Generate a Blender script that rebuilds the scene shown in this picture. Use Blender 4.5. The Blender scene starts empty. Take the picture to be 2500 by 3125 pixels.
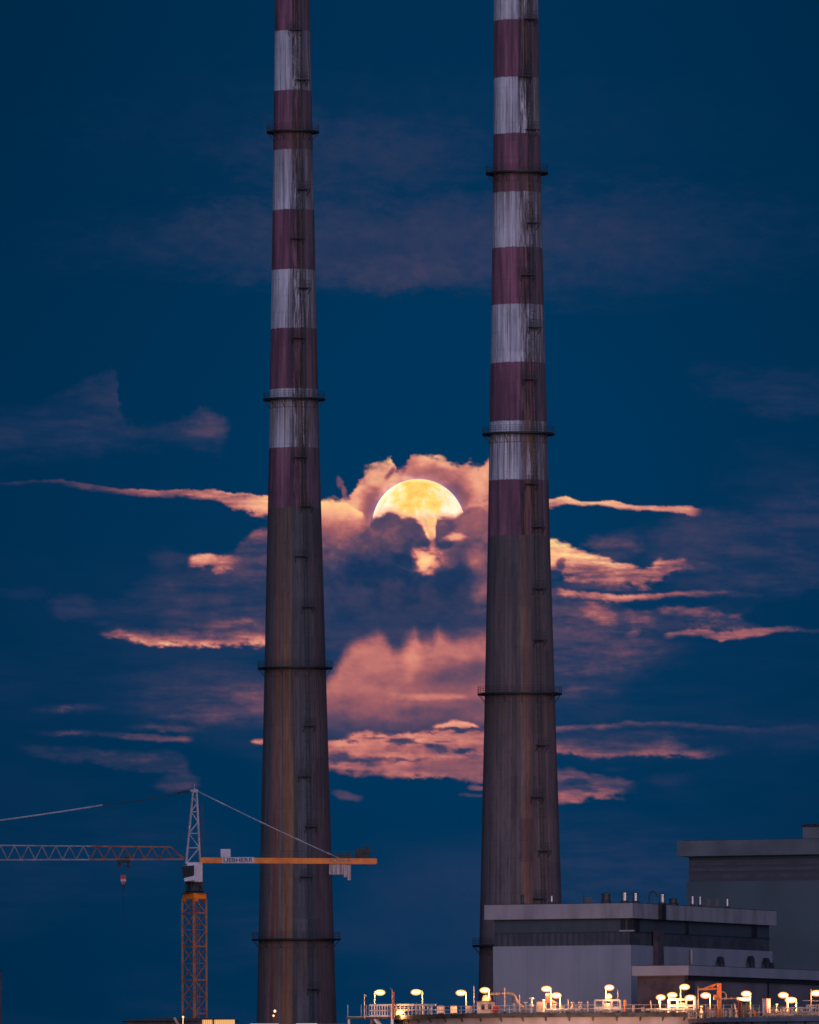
import bpy, math, random
import numpy as np
from mathutils import Matrix, Vector
random.seed(7)
R = math.radians
S = bpy.context.scene
C = S.collection

# ------------------------------------------------------------------ camera
K = 2*0.040164/2500.0            # radians (tangent) per photograph pixel
TILT = math.atan(1912.5*K)
ROLL = 0.0048
CAMZ = 3.0
cd = bpy.data.cameras.new('camera'); cam = bpy.data.objects.new('camera', cd); C.objects.link(cam)
cd.sensor_fit = 'HORIZONTAL'; cd.sensor_width = 36; cd.lens = 36/(2*0.040164)
cd.clip_start = 1; cd.clip_end = 200000
cam.matrix_world = Matrix.Translation((0, 0, CAMZ)) @ Matrix.Rotation(math.pi/2+TILT, 4, 'X') @ Matrix.Rotation(-ROLL, 4, 'Z')
S.camera = cam
S.view_settings.view_transform = 'Standard'; S.view_settings.look = 'None'
S.view_settings.exposure = 0; S.view_settings.gamma = 1
S.render.engine = 'CYCLES'
S.cycles.pixel_filter_type = 'BLACKMAN_HARRIS'; S.cycles.filter_width = 1.6
S.cycles.max_bounces = 4; S.cycles.transparent_max_bounces = 8

# ------------------------------------------------------------------ dusk sky (light comes mostly from the afterglow behind the camera)
W = bpy.data.worlds.new('World'); S.world = W; W.use_nodes = True
nt = W.node_tree; nt.nodes.clear()
def N(t, typ, **kw):
    n = t.nodes.new(typ)
    for k, v in kw.items():
        if k.startswith('i_'):
            key = k[2:]; key = int(key) if key.isdigit() else key
            n.inputs[key].default_value = v
        else: setattr(n, k, v)
    return n
def wm(t, op, a, b=None, c=None, clamp=False):
    n = t.nodes.new('ShaderNodeMath'); n.operation = op; n.use_clamp = clamp
    for i, v in enumerate((a, b, c)):
        if v is None: continue
        if isinstance(v, (int, float)): n.inputs[i].default_value = v
        else: t.links.new(v, n.inputs[i])
    return n.outputs[0]
def mapr(t, v, a, b, c=0.0, d=1.0, smooth=True):
    n = t.nodes.new('ShaderNodeMapRange'); n.interpolation_type = 'SMOOTHSTEP' if smooth else 'LINEAR'
    t.links.new(v, n.inputs[0])
    for i, x in zip((1, 2, 3, 4), (a, b, c, d)): n.inputs[i].default_value = x
    return n.outputs[0]
def mixc(t, f, a, b, mode='MIX'):
    n = t.nodes.new('ShaderNodeMix'); n.data_type = 'RGBA'; n.blend_type = mode
    for s, v in ((0, f), (6, a), (7, b)):
        if isinstance(v, (int, float)): n.inputs[s].default_value = v
        elif isinstance(v, tuple): n.inputs[s].default_value = (*v, 1) if len(v) == 3 else v
        else: t.links.new(v, n.inputs[s])
    return n.outputs[2]
sky = N(nt, 'ShaderNodeTexSky', sky_type='NISHITA', sun_disc=False, sun_elevation=R(2.0), sun_rotation=R(195), altitude=0, air_density=1.0, dust_density=1.0, ozone_density=3.0)
tc = N(nt, 'ShaderNodeTexCoord'); sp = N(nt, 'ShaderNodeSeparateXYZ'); nt.links.new(tc.outputs['Generated'], sp.inputs[0])
# the blue hour overhead colour is drawn down to the eastern horizon
cv = N(nt, 'ShaderNodeCombineXYZ'); nt.links.new(sp.outputs[0], cv.inputs[0]); nt.links.new(sp.outputs[1], cv.inputs[1])
nt.links.new(wm(nt, 'ADD', wm(nt, 'MULTIPLY', wm(nt, 'MAXIMUM', sp.outputs[2], 0.0), .5), mapr(nt, sp.outputs[1], 0.6, -0.6, 0.9, 0.10)), cv.inputs[2])
vn = N(nt, 'ShaderNodeVectorMath', operation='NORMALIZE'); nt.links.new(cv.outputs[0], vn.inputs[0]); nt.links.new(vn.outputs[0], sky.inputs['Vector'] if 'Vector' in sky.inputs else sky.inputs[0])
# azimuth blend: east (ahead) is the blue hour sky, west (behind) is the afterglow
west = mapr(nt, sp.outputs[1], 0.75, -0.9)
tint = mixc(nt, west, (0.0, 0.70, 0.98), (1.5, 1.72, 2.55))
lp = mixc(nt, 1.0, sky.outputs[0], tint, 'MULTIPLY')
# lens vignetting put into the sky colour: darker away from the view centre
ed = wm(nt, 'ABSOLUTE', wm(nt, 'ADD', sp.outputs[0], -0.004))
fall = mapr(nt, ed, 0.0, 0.055, 1.06, 0.78)
up = mapr(nt, wm(nt, 'ABSOLUTE', wm(nt, 'ADD', sp.outputs[2], -0.060)), 0.0, 0.055, 1.0, 0.80)
mul = wm(nt, 'MULTIPLY', fall, up)
mul = wm(nt, 'ADD', wm(nt, 'MULTIPLY', mul, wm(nt, 'SUBTRACT', 1.0, west)), west)
cc = N(nt, 'ShaderNodeCombineXYZ')
for i in range(3): nt.links.new(mul, cc.inputs[i])
col = mixc(nt, 1.0, lp, cc.outputs[0], 'MULTIPLY')
bg = N(nt, 'ShaderNodeBackground'); bg.inputs[1].default_value = 0.13
nt.links.new(col, bg.inputs[0])
wo = N(nt, 'ShaderNodeOutputWorld'); nt.links.new(bg.outputs[0], wo.inputs[0])

sd = bpy.data.lights.new('sun', 'SUN'); sd.energy = 0.55; sd.angle = R(35); sd.color = (0.95, 0.78, 1.0)
so = bpy.data.objects.new('sun', sd); C.objects.link(so)
so.rotation_euler = Vector((0.30, -1.0, 0.25)).to_track_quat('Z', 'Y').to_euler()

# ------------------------------------------------------------------ helpers
def P(px, py, Y):
    """point on the vertical plane at depth Y that a viewer at the camera sees at photograph pixel px,py"""
    a = (px-1250)*K; b = (1562.5-py)*K
    a, b = a + ROLL*b, b - ROLL*a
    d = math.cos(TILT) - b*math.sin(TILT); s = Y/d
    return Vector((a*s, Y, CAMZ + (math.sin(TILT)+b*math.cos(TILT))*s))
def tag(o, label=None, cat=None, group=None, kind=None):
    if label: o['label'] = label
    if cat: o['category'] = cat
    if group: o['group'] = group
    if kind: o['kind'] = kind
    return o
def empty(name, loc, label, cat, group=None, rz=0):
    o = bpy.data.objects.new(name, None); C.objects.link(o); o.location = loc; o.rotation_euler.z = rz
    return tag(o, label, cat, group)
class MB:
    def __init__(s): s.v = []; s.f = []
    def add(s, vs, fs):
        n = len(s.v); s.v += [tuple(v) for v in vs]; s.f += [tuple(i+n for i in f) for f in fs]; return s
    def box(s, x0, x1, y0, y1, z0, z1):
        vs = [(x, y, z) for x in (x0, x1) for y in (y0, y1) for z in (z0, z1)]
        return s.add(vs, [(0, 1, 3, 2), (4, 6, 7, 5), (0, 4, 5, 1), (2, 3, 7, 6), (0, 2, 6, 4), (1, 5, 7, 3)])
    def bar(s, a, b, w, h=None):
        """square or rectangular bar from a to b"""
        a = Vector(a); b = Vector(b); h = h or w; d = (b-a).normalized()
        u = d.cross(Vector((0, 0, 1)))
        if u.length < 1e-3: u = Vector((1, 0, 0))
        u.normalize(); v = d.cross(u)
        vs = [p + u*i*w/2 + v*j*h/2 for p in (a, b) for i, j in ((-1, -1), (1, -1), (1, 1), (-1, 1))]
        return s.add(vs, [(0, 1, 2, 3), (7, 6, 5, 4), (0, 4, 5, 1), (1, 5, 6, 2), (2, 6, 7, 3), (3, 7, 4, 0)])
    def tube(s, pts, r, n=8, r2=None):
        pts = [Vector(p) for p in pts]; vs = []; m = len(pts)
        for k, p in enumerate(pts):
            d = (pts[min(k+1, m-1)]-pts[max(k-1, 0)]).normalized()
            u = d.cross(Vector((0, 0, 1)))
            if u.length < 1e-3: u = Vector((1, 0, 0))
            u.normalize(); v = d.cross(u)
            rr = r if r2 is None else r + (r2-r)*k/(m-1)
            for i in range(n):
                t = 2*math.pi*i/n; vs.append(p + (u*math.cos(t)+v*math.sin(t))*rr)
        fs = [(k*n+i, k*n+(i+1) % n, (k+1)*n+(i+1) % n, (k+1)*n+i) for k in range(m-1) for i in range(n)]
        fs += [tuple(range(n))[::-1], tuple((m-1)*n+i for i in range(n))]
        return s.add(vs, fs)
    def lathe(s, prof, c=(0, 0, 0), n=32, a0=0, a1=2*math.pi, cap=True):
        full = abs(a1-a0-2*math.pi) < 1e-6; m = n if full else n+1; vs = []
        for r, z in prof:
            for i in range(m):
                t = a0 + (a1-a0)*i/n; vs.append((c[0]+r*math.cos(t), c[1]+r*math.sin(t), c[2]+z))
        fs = []
        for k in range(len(prof)-1):
            for i in range(n):
                j = (i+1) % m; fs.append((k*m+i, k*m+j, (k+1)*m+j, (k+1)*m+i))
        if cap and full:
            fs += [tuple(range(m))[::-1], tuple((len(prof)-1)*m+i for i in range(m))]
        return s.add(vs, fs)
    def build(s, name, mat, parent=None, smooth=False, loc=None):
        me = bpy.data.meshes.new(name); me.from_pydata(s.v, [], s.f); me.validate()
        if smooth: me.polygons.foreach_set('use_smooth', [True]*len(me.polygons))
        me.materials.append(mat)
        o = bpy.data.objects.new(name, me); C.objects.link(o)
        if parent: o.parent = parent
        if loc is not None: o.location = loc
        return o

# ------------------------------------------------------------------ materials
def newmat(name):
    m = bpy.data.materials.new(name); m.use_nodes = True; t = m.node_tree
    return m, t, t.nodes['Principled BSDF']
def paint(name, col, rough=0.6, var=0.25, scale=1.5, metal=0.0, stretch=(1, 1, 1), dirt=None, bump=0.0):
    m, t, b = newmat(name)
    co = N(t, 'ShaderNodeTexCoord'); mp = N(t, 'ShaderNodeMapping'); mp.inputs['Scale'].default_value = stretch
    t.links.new(co.outputs['Object'], mp.inputs[0])
    n = N(t, 'ShaderNodeTexNoise'); n.inputs['Scale'].default_value = scale; n.inputs['Detail'].default_value = 6
    t.links.new(mp.outputs[0], n.inputs['Vector'])
    d = dirt or tuple(c*(1-var*1.6) for c in col)
    c = mixc(t, mapr(t, n.outputs[0], 0.38, 0.68), col, d)
    t.links.new(c, b.inputs['Base Color']); b.inputs['Roughness'].default_value = rough; b.inputs['Metallic'].default_value = metal
    return m
def glow(name, col, strength):
    m = bpy.data.materials.new(name); m.use_nodes = True; t = m.node_tree; t.nodes.clear()
    e = N(t, 'ShaderNodeEmission'); e.inputs[0].default_value = (*col, 1); e.inputs[1].default_value = strength
    o = N(t, 'ShaderNodeOutputMaterial'); t.links.new(e.outputs[0], o.inputs[0]); return m
M = dict(
    steel=paint('dark_galvanised_steel', (0.045, 0.05, 0.055), 0.6, 0.3, 3),
    ladder=paint('grey_ladder_steel', (0.075, 0.078, 0.09), 0.7, 0.3, 3),
    plat=paint('weathered_platform_steel', (0.062, 0.060, 0.070), 0.7, 0.3, 3),
    dark=paint('sooty_dark_steel', (0.022, 0.024, 0.03), 0.6, 0.3, 3),
    orange=paint('orange_crane_paint', (0.98, 0.26, 0.008), 0.45, 0.2, 0.6, dirt=(0.72, 0.16, 0.01)),
    orange_mast=paint('weathered_orange_paint', (0.42, 0.12, 0.025), 0.55, 0.3, 0.8, dirt=(0.22, 0.06, 0.03)),
    grey_paint=paint('light_grey_crane_paint', (0.52, 0.46, 0.50), 0.5, 0.2, 0.9),
    jibgrey=paint('dull_grey_jib_paint', (0.33, 0.30, 0.33), 0.6, 0.25, 0.9),
    cab=paint('white_cab_paint', (0.68, 0.58, 0.62), 0.5, 0.12, 0.7),
    glass=paint('dark_window_glass', (0.012, 0.016, 0.022), 0.75, 0.2, 0.5),
    ballast=paint('concrete_ballast', (0.55, 0.42, 0.42), 0.85, 0.35, 0.8, stretch=(6, 6, 0.6)),
    red=paint('red_paint', (0.60, 0.035, 0.02), 0.5, 0.2, 1.2),
    cream=paint('cream_deck_paint', (0.62, 0.52, 0.42), 0.6, 0.3, 1.2, dirt=(0.36, 0.24, 0.15)),
    white=paint('white_deck_paint', (0.72, 0.66, 0.60), 0.55, 0.2, 0.9),
    fascia=paint('pale_concrete_fascia', (0.36, 0.335, 0.35), 0.85, 0.18, 0.5, stretch=(1, 1, 0.25)),
    hallwall=paint('pale_cladding_wall', (0.315, 0.325, 0.37), 0.8, 0.10, 0.25, stretch=(1, 1, 0.3)),
    annexwall=paint('grey_annex_wall', (0.185, 0.165, 0.19), 0.8, 0.2, 0.12),
    brown=paint('dark_brown_brick', (0.095, 0.072, 0.085), 0.9, 0.3, 0.5),
    backwall=paint('grey_green_cladding', (0.088, 0.120, 0.135), 0.8, 0.15, 0.08),
    backfascia=paint('weathered_fascia', (0.17, 0.18, 0.195), 0.85, 0.25, 0.12),
    roof=paint('roof_felt', (0.05, 0.05, 0.055), 0.9, 0.3, 0.3),
    vent=paint('polished_vent_metal', (0.50, 0.44, 0.42), 0.28, 0.15, 2, metal=0.9),
    ventdark=paint('dull_vent_metal', (0.07, 0.06, 0.06), 0.5, 0.3, 2),
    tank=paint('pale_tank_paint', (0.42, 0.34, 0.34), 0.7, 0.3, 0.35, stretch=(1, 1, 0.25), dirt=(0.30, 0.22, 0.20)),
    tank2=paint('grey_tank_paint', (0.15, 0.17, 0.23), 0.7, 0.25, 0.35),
    girder=paint('dark_girder_paint', (0.075, 0.065, 0.055), 0.7, 0.4, 0.8),
    pipe=paint('pale_pipe_paint', (0.55, 0.40, 0.28), 0.5, 0.25, 0.9),
    ground=paint('gravel_yard', (0.05, 0.048, 0.045), 0.95, 0.35, 0.02),
    bark=paint('bark', (0.03, 0.024, 0.02), 0.9, 0.3, 4),
    lamp=glow('sodium_lamp_glow', (1.0, 0.60, 0.26), 26.0),
    window=glow('lit_window_and_wall_glow', (1.0, 0.52, 0.20), 1.1),
    smalllamp=glow('small_lamp_glow', (1.0, 0.55, 0.3), 3.0),
)
mb_ = bpy.data.materials.new('amber_bloom_glow'); mb_.use_nodes = True; t = mb_.node_tree; t.nodes.clear()  # see-through amber glow that imitates lens bloom around the lamps
e_ = N(t, 'ShaderNodeEmission'); e_.inputs[0].default_value = (1, .40, .11, 1); e_.inputs[1].default_value = 1.15
r_ = N(t, 'ShaderNodeBsdfTransparent'); r_.inputs[0].default_value = (.75, .6, .5, 1); a_ = N(t, 'ShaderNodeAddShader'); t.links.new(e_.outputs[0], a_.inputs[0]); t.links.new(r_.outputs[0], a_.inputs[1])
o_ = N(t, 'ShaderNodeOutputMaterial'); t.links.new(a_.outputs[0], o_.inputs[0]); mb_.cycles.emission_sampling = 'NONE'; M['bloom'] = mb_
def louvre(name, col, col2, period, axis='z', rough=0.7):
    m, t, b = newmat(name)
    co = N(t, 'ShaderNodeTexCoord'); s = N(t, 'ShaderNodeSeparateXYZ'); t.links.new(co.outputs['Object'], s.inputs[0])
    v = s.outputs['XYZ'.index(axis.upper())]
    f = wm(t, 'FRACT', wm(t, 'DIVIDE', v, period))
    n = N(t, 'ShaderNodeTexNoise'); n.inputs['Scale'].default_value = 0.4; n.inputs['Detail'].default_value = 5
    t.links.new(co.outputs['Object'], n.inputs['Vector'])
    k = wm(t, 'MULTIPLY', mapr(t, f, 0.30, 0.55), mapr(t, n.outputs[0], 0.3, 0.7))
    t.links.new(mixc(t, k, col, col2), b.inputs['Base Color']); b.inputs['Roughness'].default_value = rough
    return m
M['louvre'] = louvre('dark_louvre_panels', (0.040, 0.044, 0.058), (0.085, 0.082, 0.10), 0.9, 'x')
M['louvre2'] = louvre('dark_louvre_upper', (0.050, 0.068, 0.090), (0.064, 0.080, 0.098), 2.3, 'x')
M['louvre3'] = louvre('slatted_cladding', (0.060, 0.060, 0.075), (0.10, 0.092, 0.105), 1.1, 'z')

# ------------------------------------------------------------------ ground
g = MB(); g.box(-26000, 26000, -3000, 28000, -0.5, 0); tag(g.build('ground', M['ground']), kind='structure')

# ------------------------------------------------------------------ clouds: a far shell whose thickness varies, with moonlight painted in as emission
rng = np.random.RandomState(11)
def make_noise(seed):
    r = np.random.RandomState(seed); tab = r.rand(256, 256)
    def f(x, y):
        xi = np.floor(x).astype(int); yi = np.floor(y).astype(int); u = x-xi; v = y-yi
        u = u*u*u*(u*(u*6-15)+10); v = v*v*v*(v*(v*6-15)+10)
        a = tab[yi & 255, xi & 255]; b = tab[yi & 255, (xi+1) & 255]
        c = tab[(yi+1) & 255, xi & 255]; d = tab[(yi+1) & 255, (xi+1) & 255]
        return (a*(1-u)+b*u)*(1-v)+(c*(1-u)+d*u)*v
    return f
def fbm(f, x, y, o=5):
    s = 0; a = 0.5
    for k in range(o): s = s + a*(f(x*2**k+17*k, y*2**k+31*k)-0.5); a *= 0.55
    return s*2
gx = np.concatenate([np.arange(-4200, -60, 90), np.arange(-60, 2560, 4), np.arange(2560, 6800, 90)]).astype(float)
gy = np.concatenate([np.arange(-2400, -60, 80), np.arange(-60, 3180, 4), np.arange(3180, 3460, 20)]).astype(float)
GX, GY = np.meshgrid(gx, gy)
f1, f2, f3 = make_noise(1), make_noise(2), make_noise(3)
WX = fbm(f1, GX/150, GY/95, 5); WY = fbm(f2, GX/150, GY/95, 5)
HX = fbm(f3, GX/34, GY/26, 4); HY = fbm(f2, GX/30+9, GY/24+5, 4)
STR = fbm(f3, GX/420+3, GY/26, 5)
PUF = fbm(f1, GX/52+7, GY/44+2, 5)
SK = fbm(f2, GX/110+5, GY/13+3, 4)
def fbm2(f, x, y, o, g):
    s = 0; a = 1.; w = 0
    for k in range(o): s = s + a*(f(x*2**k+13*k, y*2**k+29*k)-0.5); w += a; a *= g
    return s/w*3.2
NF = fbm2(f3, GX/58+1, GY/24+4, 5, .72)
NB = fbm2(f1, GX/150+8, GY/34+2, 6, .62)
ND = fbm2(f2, GX/46+3, GY/34+6, 5, .66)
cov = np.zeros_like(GX); glo = np.zeros_like(GX)
def sst(x): x = np.clip(x, 0, 1); return x*x*(3-2*x)
def lay(m, g_):
    global cov, glo
    m = np.clip(m, 0, 1)
    tot = m + cov*(1-m)
    glo = np.where(tot > 1e-4, (g_*m + glo*cov*(1-m))/np.maximum(tot, 1e-4), glo); cov = tot
ZT = {'m': (900, 1300, .4058), 'l': (0, 1050, .6494), 'c': (950, 1800, .3478), 'r': (1650, 1050, .6956), 'v': (0, 0, 1.4493)}
def ribbon(z, kn, a, g0, g1=None, st=6, sb=10, warp=12, fine=4, ends=(40, 40), al=None, amp=.0, sk=0, er=6.5):
    """kn: (x, ytop, ybottom[, glow factor]); soft ribbon, brighter glow g0 at its top edge and g1 at its foot"""
    ox, oy, s = ZT[z]; g1 = g0 if g1 is None else g1
    x = GX + warp*WX*1.2 + fine*HX; y = GY + warp*WY + fine*HY + sk*SK
    kx = [ox+k[0]*s for k in kn]; t = np.interp(x, kx, [oy+k[1]*s for k in kn]); b = np.interp(x, kx, [oy+k[2]*s for k in kn])
    ga = np.interp(x, kx, [k[3] if len(k) > 3 else 1 for k in kn])
    aa = np.interp(x, kx, al) if al is not None else a
    th_ = np.clip((b-t)/26, .35, 1.6); e_ = er*NF*th_
    m = sst((y-t+e_)/(st*1.25)+.5)*sst((b-y+e_*1.3+er*.6*NB)/(sb*1.25)+.5)
    m = m*sst((x-kx[0])/ends[0]+(0 if ends[0] > 1 else 1))*sst((kx[-1]-x)/ends[1]+(0 if ends[1] > 1 else 1))
    f = np.clip((y-t)/np.maximum(b-t, 1), 0, 1)
    gg = (g0*(1-f)+g1*f)*ga + amp*PUF + .05*NB*min(1, er/6.5) + .04*ND*min(1, er/6.5)
    lay(m*aa*np.clip(1+.20*NB*min(1, er/6.5), 0, 1.12), gg)
def blob(z, cx, cy, rx, ry, a, g_, soft=.6, warp=14, fine=5, rot=0, amp=.0, sk=0, er=.26):
    ox, oy, s = ZT[z]
    x = GX + warp*WX*1.4 + fine*HX - (ox+cx*s); y = GY + warp*WY + fine*HY + sk*SK - (oy+cy*s)
    c, q = math.cos(rot), math.sin(rot); x, y = x*c+y*q, -x*q+y*c
    d = np.sqrt((x/(rx*s))**2+(y/(ry*s))**2)
    lay(sst((1+soft-d+er*NF+er*.8*NB)/(2*soft))*a, g_ + amp*PUF + .04*ND)
# high faint veils
blob('v', 850, 500, 330, 75, .60, .24, .9, 50, 6)
blob('v', 860, 575, 150, 32, .60, .27, .6, 20, 6)
blob('v', 760, 320, 190, 60, .45, .22, .9, 40, 6)
blob('v', 480, 510, 260, 60, .30, .20, .9, 50, 6)
blob('v', 1270, 500, 330, 90, .36, .21, .9, 50, 6)
blob('v', 820, 280, 500, 100, .18, .14, .9, 60, 6)
# left, faint mauve heads
blob('l', 150, 420, 330, 110, .42, .17, .8, 40, 6)
ribbon('l', [(-300, 400, 560), (-60, 370, 560), (100, 330, 552), (250, 250, 515), (350, 205, 492), (430, 160, 478), (520, 125, 462), (548, 150, 462), (562, 290, 466), (600, 362, 470), (700, 386, 452), (800, 380, 442), (880, 350, 452), (930, 322, 482), (1000, 326, 500), (1050, 362, 482), (1090, 415, 445)], .6, .27, .21, 34, 60, 10, 9, ends=(200, 30), al=[.08, .15, .2, .26, .38, .52, .6, .6, .55, .48, .42, .42, .52, .66, .72, .66, .45], amp=.06, er=10)
blob('l', 990, 400, 70, 50, .30, .32, .8, 16, 10)
# thin haze low in the sky
lay(np.clip(.20+.55*fbm(f1, GX/900+4, GY/300+8, 4), 0, .5)*sst((GY-1400)/900), .17)
# right, faint
blob('r', 990, 200, 260, 88, .42, .22, .5, 24, 6, rot=.12)
blob('r', 1150, 230, 200, 80, .35, .20, .6, 24, 6)
blob('r', 1080, 640, 230, 160, .40, .15, .8, 50, 8)
ribbon('r', [(420, 860, 980), (600, 770, 1090), (760, 750, 1120), (900, 730, 1110), (1222, 640, 1060), (1500, 640, 1000)], .72, .24, .22, 60, 60, 40, 6, ends=(170, 200), amp=.05)
blob('r', 760, 900, 260, 110, .45, .27, .7, 30, 8)
# broad slate bank between the chimneys
ribbon('m', [(-250, 930, 1800), (100, 760, 1750), (600, 800, 1750), (1100, 760, 1900), (1700, 760, 1900), (2000, 1100, 1800)], .88, .24, .20, 60, 140, 30, 6, ends=(160, 200), amp=.05)
# left bank
ribbon('l', [(560, 1230, 1300), (700, 1120, 1370), (900, 1060, 1400), (1100, 1000, 1400), (1260, 860, 1440), (1500, 860, 1440)], .50, .29, .25, 60, 60, 30, 8, ends=(200, 1), amp=.08)
ribbon('l', [(960, 1010, 1100), (1080, 990, 1090), (1170, 890, 1120), (1260, 870, 1160), (1400, 850, 1150)], .70, .44, .30, 26, 60, 18, 7, ends=(140, 1), amp=.1)
blob('l', 780, 1010, 80, 45, .45, .27, .6, 14, 6)
ribbon('l', [(860, 1012, 1045), (930, 990, 1052), (980, 985, 1052), (1040, 1008, 1062), (1150, 1000, 1060)], .95, .78, .55, 16, 16, 12, 6, ends=(26, 70))
blob('l', 350, 1230, 90, 55, .55, .29, .6, 22, 7)
blob('l', 120, 1170, 130, 22, .40, .26, .7, 18, 6)
blob('l', 520, 1260, 180, 60, .30, .26, .7, 26, 7)
blob('l', 770, 1190, 150, 55, .30, .30, .7, 26, 7)
ribbon('l', [(430, 1315, 1335, .75), (500, 1338, 1368, .85), (620, 1345, 1395, .95), (720, 1362, 1408), (870, 1360, 1412), (950, 1368, 1420), (1100, 1335, 1430), (1250, 1345, 1420), (1400, 1345, 1420)], .92, .50, .72, 50, 16, 14, 8, ends=(90, 1), amp=.20, sk=6)
blob('l', 1060, 1320, 120, 28, .6, .52, .6, 14, 6)
ribbon('l', [(450, 1560, 1660, .7), (700, 1550, 1720, .8), (950, 1560, 1740), (1240, 1570, 1770, 1.15), (1500, 1570, 1770, 1.2)], .62, .34, .42, 70, 60, 26, 5, ends=(260, 1), amp=.05)
ribbon('l', [(110, 1708, 1730), (250, 1702, 1730), (400, 1692, 1728), (560, 1700, 1722)], .60, .40, .36, 16, 14, 8, 3, ends=(120, 140))
ribbon('l', [(540, 1795, 1812), (720, 1778, 1815), (860, 1792, 1822), (1000, 1802, 1816)], .50, .38, .40, 18, 14, 8, 3, ends=(120, 130))
ribbon('l', [(90, 1812, 1822, .7), (300, 1818, 1834), (520, 1825, 1848), (760, 1840, 1868, 1.1), (920, 1850, 1866)], .60, .38, .42, 12, 11, 7, 3, ends=(160, 40))
ribbon('l', [(40, 1875, 1905), (280, 1895, 1945), (520, 1915, 1990), (760, 1925, 1990), (880, 1940, 2060)], .48, .29, .31, 22, 20, 14, 5, ends=(100, 24), amp=.08)
blob('l', 820, 2065, 75, 42, .5, .33, .5, 12, 6, amp=.1)
blob('l', 1220, 1872, 36, 13, .9, .66, .5, 6, 3)
# upper thin line, left
ribbon('l', [(-60, 660, 672, .5), (150, 643, 653, .52), (290, 637, 657, .62), (380, 657, 678, .58), (600, 680, 698, .66), (740, 684, 706, .74), (870, 675, 712, .92), (940, 682, 715, 1.0), (1000, 683, 728, 1.02), (1100, 705, 765), (1200, 713, 800), (1262, 715, 800), (1400, 720, 800)], .9, .90, .66, 5, 12, 7, 4, er=5, ends=(80, 1), al=[.15, .25, .38, .45, .6, .75, .95, 1, 1, 1, 1, 1, 1])
# right bank
ribbon('r', [(20, 1090, 1560), (150, 1120, 1560), (350, 1150, 1540), (480, 1250, 1440), (700, 1290, 1340)], .80, .40, .26, 40, 110, 40, 6, ends=(1, 300), amp=.07)
blob('r', 310, 890, 90, 55, .55, .34, .5, 20, 10, amp=.12)
ribbon('r', [(-60, 850, 960), (45, 862, 985), (100, 880, 1035), (200, 925, 1055), (300, 955, 1055), (440, 968, 1050, .9), (560, 950, 1010, .85), (700, 975, 1005, .6), (840, 985, 1010, .5)], 1, .92, .70, 14, 18, 16, 9, ends=(1, 110), al=[1, 1, 1, 1, 1, .95, .9, .7, .5], amp=.12)
blob('r', 85, 965, 15, 28, .75, .30, .5, 8, 8)
blob('r', 62, 1010, 22, 20, .6, .28, .5, 8, 8)
blob('r', 230, 1065, 190, 14, .7, .30, .6, 10, 6)
ribbon('r', [(50, 1060, 1110, .7), (110, 1085, 1112), (200, 1084, 1116), (330, 1098, 1132), (450, 1092, 1114, .9), (640, 1090, 1110, .75), (800, 1088, 1104, .5), (1000, 1100, 1110, .45)], .9, .78, .66, 10, 10, 7, 4, ends=(30, 120))
blob('r', 260, 1185, 75, 38, .75, .64, .55, 14, 9, rot=.4, amp=.2)
ribbon('r', [(330, 1170, 1240), (450, 1180, 1250, .9), (600, 1165, 1240, .85), (780, 1165, 1250, .75), (930, 1225, 1262, .7), (1000, 1240, 1262, .6)], .85, .50, .40, 20, 28, 16, 8, ends=(60, 50), amp=.22)
blob('r', 370, 1238, 34, 20, .6, .22, .5, 8, 6)
blob('r', 560, 1245, 60, 22, .6, .24, .5, 8, 6)
ribbon('r', [(360, 1268, 1290), (420, 1255, 1282), (460, 1250, 1265)], .85, .64, .5, 9, 9, 8, 5, ends=(20, 30))
ribbon('r', [(530, 1278, 1292), (600, 1262, 1290), (700, 1258, 1280), (780, 1262, 1296), (930, 1240, 1272, .9), (1060, 1242, 1262, .75), (1222, 1250, 1266, .55), (1500, 1250, 1266, .4)], .9, .62, .55, 8, 9, 6, 3, ends=(30, 60))
ribbon('r', [(20, 1680, 1712, 1.1), (70, 1678, 1710, 1.1), (200, 1668, 1684), (380, 1654, 1676), (600, 1664, 1684, .85), (950, 1688, 1702, .6), (1222, 1670, 1690, .5)], .8, .56, .44, 9, 14, 7, 3, ends=(1, 120))
ribbon('r', [(20, 1738, 1785, 1.1), (70, 1738, 1790, 1.1), (300, 1752, 1808), (450, 1745, 1802, .9), (560, 1712, 1800, .75), (660, 1770, 1805, .7), (860, 1785, 1808, .5)], .75, .46, .54, 26, 13, 12, 4, ends=(1, 130), amp=.1)
blob('r', 300, 1725, 280, 40, .40, .34, .6, 16, 5)
blob('r', 1130, 1720, 220, 60, .30, .22, .8, 20, 5)
ribbon('r', [(20, 1850, 2015), (80, 1858, 2014), (140, 1868, 2012), (200, 1900, 2002), (300, 1912, 1985, .9), (430, 1925, 1950, .6)], .85, .44, .46, 14, 16, 14, 7, ends=(1, 60), amp=.12)
blob('r', 160, 1922, 50, 11, .75, .14, .5, 6, 5)
blob('r', 215, 1962, 34, 11, .55, .16, .5, 6, 5)
blob('r', 330, 1865, 50, 12, .3, .26, .6, 8, 5)
blob('r', 560, 1910, 90, 26, .28, .22, .7, 12, 5)
# upper thin line, right
ribbon('r', [(-60, 690, 715), (37, 680, 712), (110, 667, 702), (180, 689, 706), (260, 692, 708, .97), (320, 684, 713, .92), (380, 700, 722, .86), (470, 710, 726, .8), (560, 711, 728, .76), (650, 706, 750, .72), (720, 735, 762, .55)], 1, 1.0, .84, 4, 9, 5, 3, er=5, ends=(1, 40), al=[1, 1, 1, 1, 1, 1, .95, .95, .9, .85, .5])
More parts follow.
